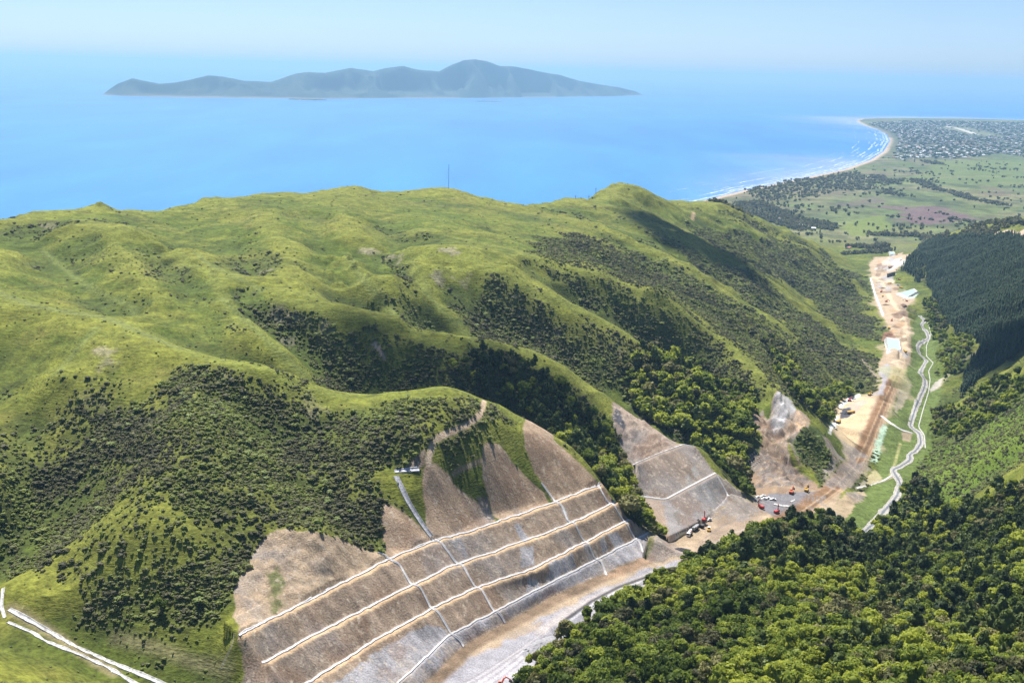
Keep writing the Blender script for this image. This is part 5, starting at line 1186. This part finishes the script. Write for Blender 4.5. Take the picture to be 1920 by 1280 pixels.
for n_, (a, b_, h_, lb) in enumerate(((1661,572,2.5,'small brown spoil heap at the left of the far haul road'), (1683,534,2.2,'small grey rock heap on the far works'), (1694,572,2.6,'brown spoil heap by the right edge of the far works'), (1679,590,2.4,'dark spoil heap beside the bend of the haul road'), (1650,530,2.,'grey rock heap under the far retaining wall'), (1672,500,2.2,'pale heap at the mouth of the valley works'), (1690,488,2.,'farthest brown heap of the valley works'))):
    heap((a, b_), 5.+n_ % 3, h_, lb, plain_material('spoil', [(.22,.14,.085),(.28,.27,.27),(.16,.10,.065)][n_ % 3], .95, .35, .5), 1.5, n_*.7)
# retaining wall far down the valley, kerb barrier and post fence
p, q = hit(1663,520), hit(1678,516); w_ = MB().bar((0, 0, 4), tuple((Vector(q)-Vector(p))+Vector((0, 0, 4))), 1.2, 9).mesh('retaining_wall', plain_material('wall_concrete', (.24,.22,.22), .9, .2, .3)); o = leaf_obj('retaining_wall', w_, None, 'grey concrete retaining wall in the far valley works', 'wall'); o.location = p
fr = thing('post_fence', 'post and rail fence along the foot of the second cutting', 'fence', (0, 0, 0)); rail = MB(); prev = None
for k in range(15):
    t = k/14; p = hit(1268+58*t, 1004-33*t); part('post', MB().box((*p[:2], p[2]+.7), (.22, .22, 1.5)).mesh('post', M_WOOD), fr)
    if prev is not None: rail.bar((*prev[:2], prev[2]+1.2), (*p[:2], p[2]+1.2), .1, .14)
    prev = p
part('rail', rail.mesh('rail', M_WOOD), fr)
# white concrete pads by the gravel pad
for px, lb in (([(1452,944),(1466,947),(1482,948),(1478,951),(1462,949),(1450,946)], 'long white concrete strip on the gravel pad behind the rigs'), ([(1481,940),(1490,936),(1491,938),(1484,942)], 'short white concrete slab on the gravel pad')):
    Q = hits(px); bm = bmesh.new(); a = [bm.verts.new((q[0], q[1], q[2]+.5)) for q in Q]; b_ = [bm.verts.new((q[0], q[1], q[2]-.3)) for q in Q]; bm.faces.new(a); n = len(Q)
    for k in range(n): bm.faces.new((a[k], b_[k], b_[(k+1) % n], a[(k+1) % n]))
    bmesh.ops.recalc_face_normals(bm, faces=bm.faces); me = bpy.data.meshes.new('concrete_slab'); bm.to_mesh(me); bm.free(); me.materials.append(M_LINER); leaf_obj('concrete_slab', me, None, lb, 'slab')
# anchor plates on the rock face left of the slip: 4 x 7 pale plates
k = 0
for i_ in range(4):
    for j in range(7):
        p = hit(1396+j*3.6+i_*3.2, 862-j*2.6+i_*5.2); d = MB().box((0, 0, 0), (.9, .9, .25)).cyl((0, 0, 0), (0, 0, .5), .15, n=6).mesh('anchor_plate', M_CONC) if k == 0 else AP
        AP = d; o = leaf_obj('anchor_plate', d, None, 'pale square anchor plate in the grid on the dark rock face beside the slip', 'anchor plate', 'anchor plates on the rock face'); o.location = (p[0], p[1], p[2]+.25); o.rotation_euler = (.6, .2, j*.1); k += 1

# ---- masts on the skyline
def skyline(px, py0):            # ground point on the crest under a pixel column
    for y in range(py0-30, py0+60):
        d = ray(px, y); a = math.atan2(d[0], d[1]); i = int(round((a-AZ0)/(AZ1-AZ0)*(NA-1))); t = d[2]/math.hypot(d[0], d[1])
        nearr = R[:, i] < 3300; f = np.where(nearr, H[:, i]-CAMZ-R[:, i]*t, -1)
        if (f > 0).any(): return hit(px, y+1)
    return hit(px, py0)
def mast(px, py, h, w_, label, dish=False):
    p = skyline(px, py); r = thing('radio_mast', label, 'mast', p); m_ = MB(); L3 = [(w_*math.cos(a), w_*math.sin(a)) for a in (0, 2.09, 4.19)]
    for x, y in L3: m_.cyl((x, y, -1), (x*.6, y*.6, h), .10, .08, 6)
    n = max(4, int(h/2.2))
    for k in range(n):
        s0 = 1-.4*k/n; s1 = 1-.4*(k+1)/n
        for i_ in range(3): a, b_ = L3[i_], L3[(i_+1) % 3]; m_.cyl((a[0]*s0, a[1]*s0, h*k/n), (b_[0]*s1, b_[1]*s1, h*(k+1)/n), .06, n=5)
    part('lattice', m_.mesh('lattice', M_STEEL), r)
    if dish:
        part('antenna', MB().cyl((0, 0, h), (0, 0, h+2.5), .12).box((0, 0, h*.85), (1.6, .5, 1.4)).box((.4, 0, h*.7), (.5, 1.4, 1.2)).mesh('antenna', M_GALV), r)
    else:
        m_ = MB()
        for a in (0, 2.09, 4.19): m_.cyl((0, 0, h*.9), (h*.4*math.cos(a), h*.4*math.sin(a), -3), .03, n=4)
        part('guy_wire', m_.mesh('guy_wire', M_STEEL), r)
    return r
mast(841, 356, 36, .45, 'tall thin guyed lattice mast on the middle of the skyline ridge'); mast(1117, 368, 11, .6, 'short mast with antenna boxes beside the dark knoll on the skyline', True)
mast(1104, 368, 6, .3, 'thin low mast left of the mast with antenna boxes', True); mast(1079, 376, 5, .35, 'stubby mast on the flat part of the ridge left of the dark knoll', True)

# ---- a few trees that stand out
def lone(px, py, kind, s, label, sz=None):
    p = hit(px, py); k = int(px) % 3
    P_ = (dhi if kind == 'd' else hi)[k]; m_ = M_DARK if kind == 'd' else M_BRIGHT
    plant_tree('podocarp_tree' if kind == 'd' else 'forest_tree', mesh_from('lone_crown', P_.v, P_.t, P_.q, P_.c+(.0 if kind == 'd' else -.25), m_), dtrunk if kind == 'd' else trunkm[k], p, px, sz or s, label, 'tree', 'trees standing apart')
lone(304, 1150, 'f', 1.0, 'round dark green tree standing alone at the foot of the scrub face'); lone(1226, 1092, 'd', .75, 'thin young conifer at the road edge in front of the near forest')
lone(1312, 1055, 'd', 1., 'slender dark tree left of three by the road bend', (.62, .62, 1.15)); lone(1340, 1062, 'd', 1., 'slender dark tree in the middle of three by the road bend', (.55, .55, 1.25)); lone(1366, 1058, 'd', 1., 'small spire shaped tree right of three by the road bend', (.42, .42, .9))
lone(1420, 1055, 'd', 1.35, 'massive dark tree at the tip of the near spur beside the gravel pad', (1.5, 1.5, 1.25)); lone(1455, 1045, 'd', 1.4, 'second massive dark tree, right of the one by the gravel pad', (1.5, 1.5, 1.4)); lone(1515, 1035, 'd', 1.3, 'broad dark tree above the haul road at the crest of the near spur', (1.2, 1.2, .95)); lone(1550, 1045, 'd', 1.3, 'tall dark tree right of the broad one at the crest of the near spur', (1.1, 1.1, 1.5)); lone(1603, 1045, 'd', 1.2, 'dark tree leaning over the lower end of the stream', (1., 1., 1.4))
lone(1742, 1150, 'd', 1.2, 'lone tall tree with a bare trunk in the shaded gully', (.9, .9, 1.6)); lone(1085, 1090-0, 'd', .01, 'tiny seedling') if False else None
for i_, (a, b_) in enumerate(((1005,745),(1047,735),(1078,775),(1100,800),(1120,812),(1065,800))): lone(a, b_, 'd', 1.1, ('tall dark conifer %s in the gully above the cuttings' % ('furthest left', 'second from the left', 'on the slope', 'left of the second cutting', 'by the second cutting', 'lowest and nearest')[i_]), (.9, .9, 1.3))

# ---- houses, town and the trees of the plain
HM = []
for k, (wc, rc) in enumerate((((.66,.64,.60),(.60,.60,.60)), ((.72,.71,.68),(.40,.40,.42)), ((.60,.56,.48),(.48,.20,.14)), ((.75,.75,.74),(.72,.73,.74)), ((.50,.48,.45),(.26,.27,.29)), ((.7,.68,.62),(.35,.42,.40)))):
    me = MB().box((0, 0, 1.3), (13, 8.5, 2.6)).prism([(-6.9,2.6),(6.9,2.6),(6.9,2.75),(-6.9,2.75)], -4.7, 4.7).mesh('house', plain_material('house_wall', wc, .8, .08))
    bm = bmesh.new(); bm.from_mesh(me); q = [bm.verts.new(v) for v in ((-7,-4.8,2.75),(7,-4.8,2.75),(7,4.8,2.75),(-7,4.8,2.75),(-7,0,4.9),(7,0,4.9))]
    fs = [bm.faces.new([q[i_] for i_ in f]) for f in ((0,1,5,4),(2,3,4,5),(0,4,3),(1,2,5),(3,2,1,0))]
    for f in fs[:2]: f.material_index = 1
    bm.to_mesh(me); bm.free(); me.materials.append(plain_material('house_roof', rc, .6, .1)); HM.append(me)
rg = np.random.default_rng(12)
TOWN = np.zeros(GX.shape); j, i, m_ = zmask(town_px, 30, 30, 300); TOWN[j, i] = m_
j, i, m_ = zmask([(1755,238),(1800,234),(1870,250),(1890,258),(1830,257)], 20, 20, 300); TOWN[j, i] *= 1-.9*m_
TOWN *= .25+.75*sstep(-.3, .3, fbm(GX, GY, 420, 3, 97))
hp = jgrid(TOWN*.9, 7500, 26000, 50, 141); hp = hp[coast_sd(hp[:, 0], hp[:, 1]) > 90]
o_, vis = order_by_size(hp, np.full(len(hp), 6.)); ind = o_[:300]; ind = ind[vis[ind]]; rest = np.setdiff1d(np.arange(len(hp)), ind)
ht = ('white house with a pale roof', 'white house with a grey roof', 'cream house with a red roof', 'bright white house', 'grey house with a dark roof', 'cream house with a green roof')
for n_, i_ in enumerate(ind):
    k = int(rg.integers(0, 6)); o = leaf_obj('house', HM[k], None, ht[k]+' in the distant beach town on the point', 'house', 'houses of the distant beach town'); o.location = hp[i_]-np.array([0, 0, .2]); o.rotation_euler = (0, 0, rg.uniform(0, 3.1)); s_ = rg.uniform(.9, 1.7); o.scale = (s_, s_, rg.uniform(1, 1.5))
class _P: pass
def house_proto(me):
    p = _P(); p.v = np.array([v.co[:] for v in me.vertices]); fs = [list(f.vertices) for f in me.polygons]
    p.t = np.array([f for f in fs if len(f) == 3]).reshape(-1, 3); p.q = np.array([f for f in fs if len(f) == 4]).reshape(-1, 4); p.c = np.zeros(len(p.v)); return p
hpr = [house_proto(m_) for m_ in HM[:2]]; n_ = len(rest); wh = rg.integers(0, 2, n_)
TOWNM, nt, b = mat('town_walls'); at = N(nt, 'ShaderNodeAttribute', attribute_name='tint'); cr = N(nt, 'ShaderNodeValToRGB'); cr.color_ramp.interpolation = 'CONSTANT'; e = cr.color_ramp.elements
e[0].position = 0; e[0].color = (.22,.21,.21,1); e[1].position = .2; e[1].color = (.40,.22,.17,1)
for p_, c_ in ((.4, (.42,.42,.43,1)), (.6, (.60,.57,.50,1)), (.8, (.75,.75,.75,1))): k = e.new(p_); k.color = c_
nt.links.new(at.outputs['Fac'], cr.inputs[0]); nt.links.new(cr.outputs[0], b.inputs['Base Color'])
leaf_obj('distant_houses', mesh_from('distant_houses', *merge(hpr, wh, hp[rest], rg.uniform(0, 3.1, n_), np.stack([rg.uniform(.9, 1.8, n_)]*2+[rg.uniform(1, 1.6, n_)], -1), rg.choice([.1,.3,.5,.7,.9,.9], n_)), TOWNM), 'stuff')
for n_, (a, b_, k) in enumerate(((1470,416,1),(1480,420,0),(1493,423,3),(1505,424,3),(1515,426,0),(1500,430,3),(1487,426,4),(1523,429,3),(1460,412,1),(1448,408,4),(1590,466,2))):
    o = leaf_obj('house', HM[k], None, ('white shed, %s from the left among the dark trees below the hills' % ('third','fourth','sixth','eighth','ninth','seventh','fifth','tenth','second','first','x')[n_]) if n_ < 10 else 'house with a red roof beside the trees at the valley mouth', 'house', 'houses at the foot of the hills'); o.location = hit(a, b_); o.rotation_euler = (0, 0, .4*n_); s_ = rg.uniform(1.1, 1.9); o.scale = (s_, s_, 1.2)
WOOD = np.zeros(GX.shape)
def wood(px, amt, soft=10, rough=25, rs=80):
    j, i, m_ = zmask(px, soft, rough, rs); WOOD[j, i] = np.maximum(WOOD[j, i], m_*amt)
wood([(1320,390),(1370,382),(1430,378),(1470,395),(1500,405),(1575,425),(1560,432),(1530,428),(1500,434),(1440,415),(1390,402)], .95); wood([(1400,358),(1500,338),(1600,322),(1640,345),(1560,365),(1480,375),(1420,380)], .35, 30, 60, 200)
wood([(1540,335),(1640,330),(1690,345),(1650,352),(1560,350)], .25, 30, 60, 200)
for L in ([(1718,338),(1748,352)], [(1660,362),(1700,368)], [(1740,352),(1790,362),(1815,372)], [(1815,372),(1880,385)], [(1640,440),(1700,442),(1760,448)], [(1850,300),(1930,305)], [(1790,412),(1830,418)], [(1640,330),(1680,345)], [(1820,425),(1870,418),(1960,418)], [(1825,432),(1850,440)], [(1740,303),(1760,308)], [(1600,462),(1640,466),(1655,460)], [(1590,476),(1660,472)]):
    Q = hits(dense(L, 20))[:, :2]; s = np.argwhere((GX > Q[:, 0].min()-80) & (GX < Q[:, 0].max()+80) & (GY > Q[:, 1].min()-80) & (GY < Q[:, 1].max()+80)); d = segdist(GX[s[:, 0], s[:, 1]], GY[s[:, 0], s[:, 1]], Q); wd = 10+R[s[:, 0], s[:, 1]]*.004
    WOOD[s[:, 0], s[:, 1]] = np.maximum(WOOD[s[:, 0], s[:, 1]], .95*sstep(wd*1.3, wd*.6, d+8*fbm(GX[s[:, 0], s[:, 1]], GY[s[:, 0], s[:, 1]], 40, 2, 5)))
WOOD = np.where((wplain > .5) & (CD > 60), np.maximum(WOOD, .40*sstep(.22, .5, fbm(GX, GY, 170, 4, 161))*sstep(.0, .4, fbm(GX, GY, 900, 2, 162)+.1)*(TOWN < .1)*(BARE < .3)), WOOD)
WOOD = np.where((wplain > .5) & (CD > 60) & (BARE < .3), np.maximum(WOOD, .003+.10*sstep(.22, .5, fbm(GX, GY, 90, 3, 165))*(TOWN < .1)), WOOD)
pt = np.r_[jgrid(WOOD, 2600, 4200, 9, 151), jgrid(WOOD, 4200, 8000, 16, 152)]; rg = np.random.default_rng(14); n_ = len(pt)
leaf_obj('plain_woodland', mesh_from('plain_woodland', *merge(bl, rg.integers(0, 4, n_), pt, rg.uniform(0, 6, n_), np.stack([rg.uniform(2.5, 7, n_)*np.where(dist(pt) > 4200, 1.3, 1)]*2+[rg.uniform(3, 9, n_)], -1), .12*rg.normal(size=n_)-.1), M_SCRUB), 'stuff')
tt = jgrid(np.clip(TOWN+.15*(TOWN > .05), 0, 1)*.55, 7500, 24000, 48, 153); tt = tt[coast_sd(tt[:, 0], tt[:, 1]) > 80]; n_ = len(tt)
leaf_obj('town_trees', mesh_from('town_trees', *merge(bl, rg.integers(0, 4, n_), tt, rg.uniform(0, 6, n_), np.stack([rg.uniform(9, 18, n_)]*2+[rg.uniform(5, 9, n_)], -1), .12*rg.normal(size=n_)), M_DARK), 'stuff')
# conifers rising above the trees at the foot of the hills
for n_, (a, b_) in enumerate(((1428,393),(1436,396),(1443,393),(1450,399),(1462,401),(1483,400),(1418,391),(1455,396))):
    p = hit(a, b_+4); plant_tree('pine_tree', pm[n_ % 4], ptr, p, n_, (1.9, 1.9, 1.5), 'tall dark conifer in the clump at the foot of the hills by the sea', 'pine tree', 'conifers behind the coastal hills')
print('town', len(hp), len(tt), 'plain', len(pt))

# ---- surf, boat and islets
cl = resample(np.c_[np.array(COAST), np.zeros(len(COAST))], 900); t = np.gradient(cl[:, :2], axis=0); t /= np.linalg.norm(t, axis=1)[:, None]; nr = np.stack([-t[:, 1], t[:, 0]], -1)
test = cl[450, :2]+nr[450]*60
if coast_sd(np.array([test[0]]), np.array([test[1]]))[0] > 0: nr = -nr
V, Q = [], []; o_ = 0; rg = np.random.default_rng(15)
for k, (off, wd, thr) in enumerate(((12,16,-1.2),(38,16,-.30),(66,15,-.12),(98,15,-.05),(135,14,.0),(175,12,.08),(220,11,.14),(270,10,.2))):
    s = fbm(cl[:, 0]+k*700, cl[:, 1], 420, 4, 200+k); w_ = np.clip((s-thr)*2.2, 0, 1)*wd; cen = off+10*fbm(cl[:, 0], cl[:, 1]+k*300, 120, 3, 210+k)
    pxc, _ = project(cl[:, 0], cl[:, 1], cl[:, 2]); w_ = w_*sstep(1180, 1260, pxc)*np.where((cl[:, 1] > 11500), .5, 1)
    a = cl[:, :2]+nr*(cen-w_/2)[:, None]; b_ = cl[:, :2]+nr*(cen+w_/2)[:, None]
    V.append(np.c_[np.stack([a, b_], 1).reshape(-1, 2), np.full(2*len(cl), .5+.05*k)])
    g = np.where((w_[:-1] > .5) | (w_[1:] > .5))[0]; Q.append(np.stack([2*g, 2*g+2, 2*g+3, 2*g+1], -1)+o_); o_ += 2*len(cl)
foam = plain_material('sea_foam', (.62,.69,.72), .9, .1, .02)
nt = foam.node_tree; geo = N(nt, 'ShaderNodeNewGeometry'); n_ = noise(nt, geo.outputs['Position'], .035, 5, .7); tr = N(nt, 'ShaderNodeBsdfTransparent'); ms = N(nt, 'ShaderNodeMixShader')
nt.links.new(maprange(nt, n_.outputs[0], .40, .62, 0, .9), ms.inputs[0]); nt.links.new(tr.outputs[0], ms.inputs[1]); nt.links.new(nt.nodes['Principled BSDF'].outputs[0], ms.inputs[2]); nt.links.new(ms.outputs[0], nt.nodes['Material Output'].inputs['Surface']); leaf_obj('surf', mesh_from('surf', np.concatenate(V), np.zeros((0, 3), int), np.concatenate(Q), None, foam), 'stuff')
p = P(1046, 213, 0); bt = thing('boat', 'tiny white motor boat trailing a wake between the island and the shore', 'boat', p, PI)
part('hull', MB().prism([(-14,0),(10,0),(16,4),(-14,3.2)], -4, 4).mesh('hull', M_WHITE), bt); part('cabin', MB().prism([(-6,3.2),(4,3.2),(2,7),(-6,7)], -3, 3).mesh('cabin', M_WHITE), bt)
me = bpy.data.meshes.new('wake'); me.from_pydata([(p[0]-12, p[1], .4), (p[0]-12, p[1]+6, .4), (p[0]-180, p[1]+50, .4), (p[0]-190, p[1]-40, .4)], [], [(0, 3, 2, 1)]); me.materials.append(foam); leaf_obj('wake', me, 'stuff')
for px, py, wd, ln, h, lb in ((575,187.5,110,260,22,'low dark islet close in front of the island'), (918,191,60,210,9,'flat dark reef islet off the middle of the island')):
    p = P(px, py, 0); bm = bmesh.new(); bmesh.ops.create_icosphere(bm, subdivisions=3, radius=1)
    for v in bm.verts:
        c = v.co.copy(); f = 1+.35*float(fbm(np.array([c.x*3+px]), np.array([c.y*3+c.z]), 1., 3, 7)[0]); v.co = Vector((c.x*ln*f, c.y*wd*f, max(-.3, c.z)*h*f))
    me = bpy.data.meshes.new('islet'); bm.to_mesh(me); bm.free(); me.materials.append(plain_material('islet_rock', (.10,.10,.085), .9)); o = leaf_obj('islet', me, None, lb, 'islet'); o.location = p

# ---- fair-weather clouds out of view overhead, placed and shaped to shade the hills
M_CLOUD = plain_material('cloud_white', (.85,.85,.86), 1., .03)
M_VAPOUR = bpy.data.materials.new('thin_cloud'); M_VAPOUR.use_nodes = True; nt = M_VAPOUR.node_tree; nt.nodes.clear()
v_ = nt.nodes.new('ShaderNodeVolumePrincipled'); v_.inputs['Color'].default_value = (1, 1, 1, 1); v_.inputs['Density'].default_value = .0022; v_.inputs['Anisotropy'].default_value = .45; nt.links.new(v_.outputs[0], nt.nodes.new('ShaderNodeOutputMaterial').inputs['Volume'])
def cloud(blobs, z_flat=.45, m_=None):
    V, T = [], []; o_ = 0
    for c, r_ in blobs:
        v, f = IC2; n_ = 1+.12*np.sin(v[:, :1]*5+c[0])*np.cos(v[:, 1:2]*4+c[1]); vv = v*n_*np.array([r_, r_, r_*z_flat])+c; V.append(vv); T.append(f+o_); o_ += len(v)
    return leaf_obj('cloud', mesh_from('cloud', np.concatenate(V), np.concatenate(T), np.zeros((0, 4), int), None, m_ or M_CLOUD), 'structure')
rg = np.random.default_rng(21); SVn = np.array(sv)
def shade(px, r_, z=4200., dens=1.0):
    Q = hits(px)[:, :2]; x0, y0 = Q.min(0); x1, y1 = Q.max(0); bl_ = []; n_ = int((x1-x0)*(y1-y0)/(r_*r_)*1.4*dens)
    for _ in range(max(12, n_)):
        x, y = rg.uniform(x0, x1), rg.uniform(y0, y1)
        if inpoly(np.array([x]), np.array([y]), Q)[0]:
            g = np.array([x, y, float(Hat(x, y))]); c = g+SVn*((z-g[2])/SVn[2]); bl_.append((c+np.array([0, 0, rg.uniform(-10, 10)]), r_*rg.uniform(.6, 1.1)))
    if bl_: cloud(bl_)
shade([(590,600),(640,598),(714,608),(837,655),(960,690),(1060,720),(1120,790),(1150,860),(1060,800),(1000,775),(905,738),(830,716),(740,730),(670,700)], 17)
shade([(1165,400),(1230,405),(1300,440),(1380,480),(1430,500),(1400,520),(1320,480),(1240,450)], 26)
shade([(1810,690),(1850,650),(1960,600),(1960,660),(1870,690),(1820,725)], 18)
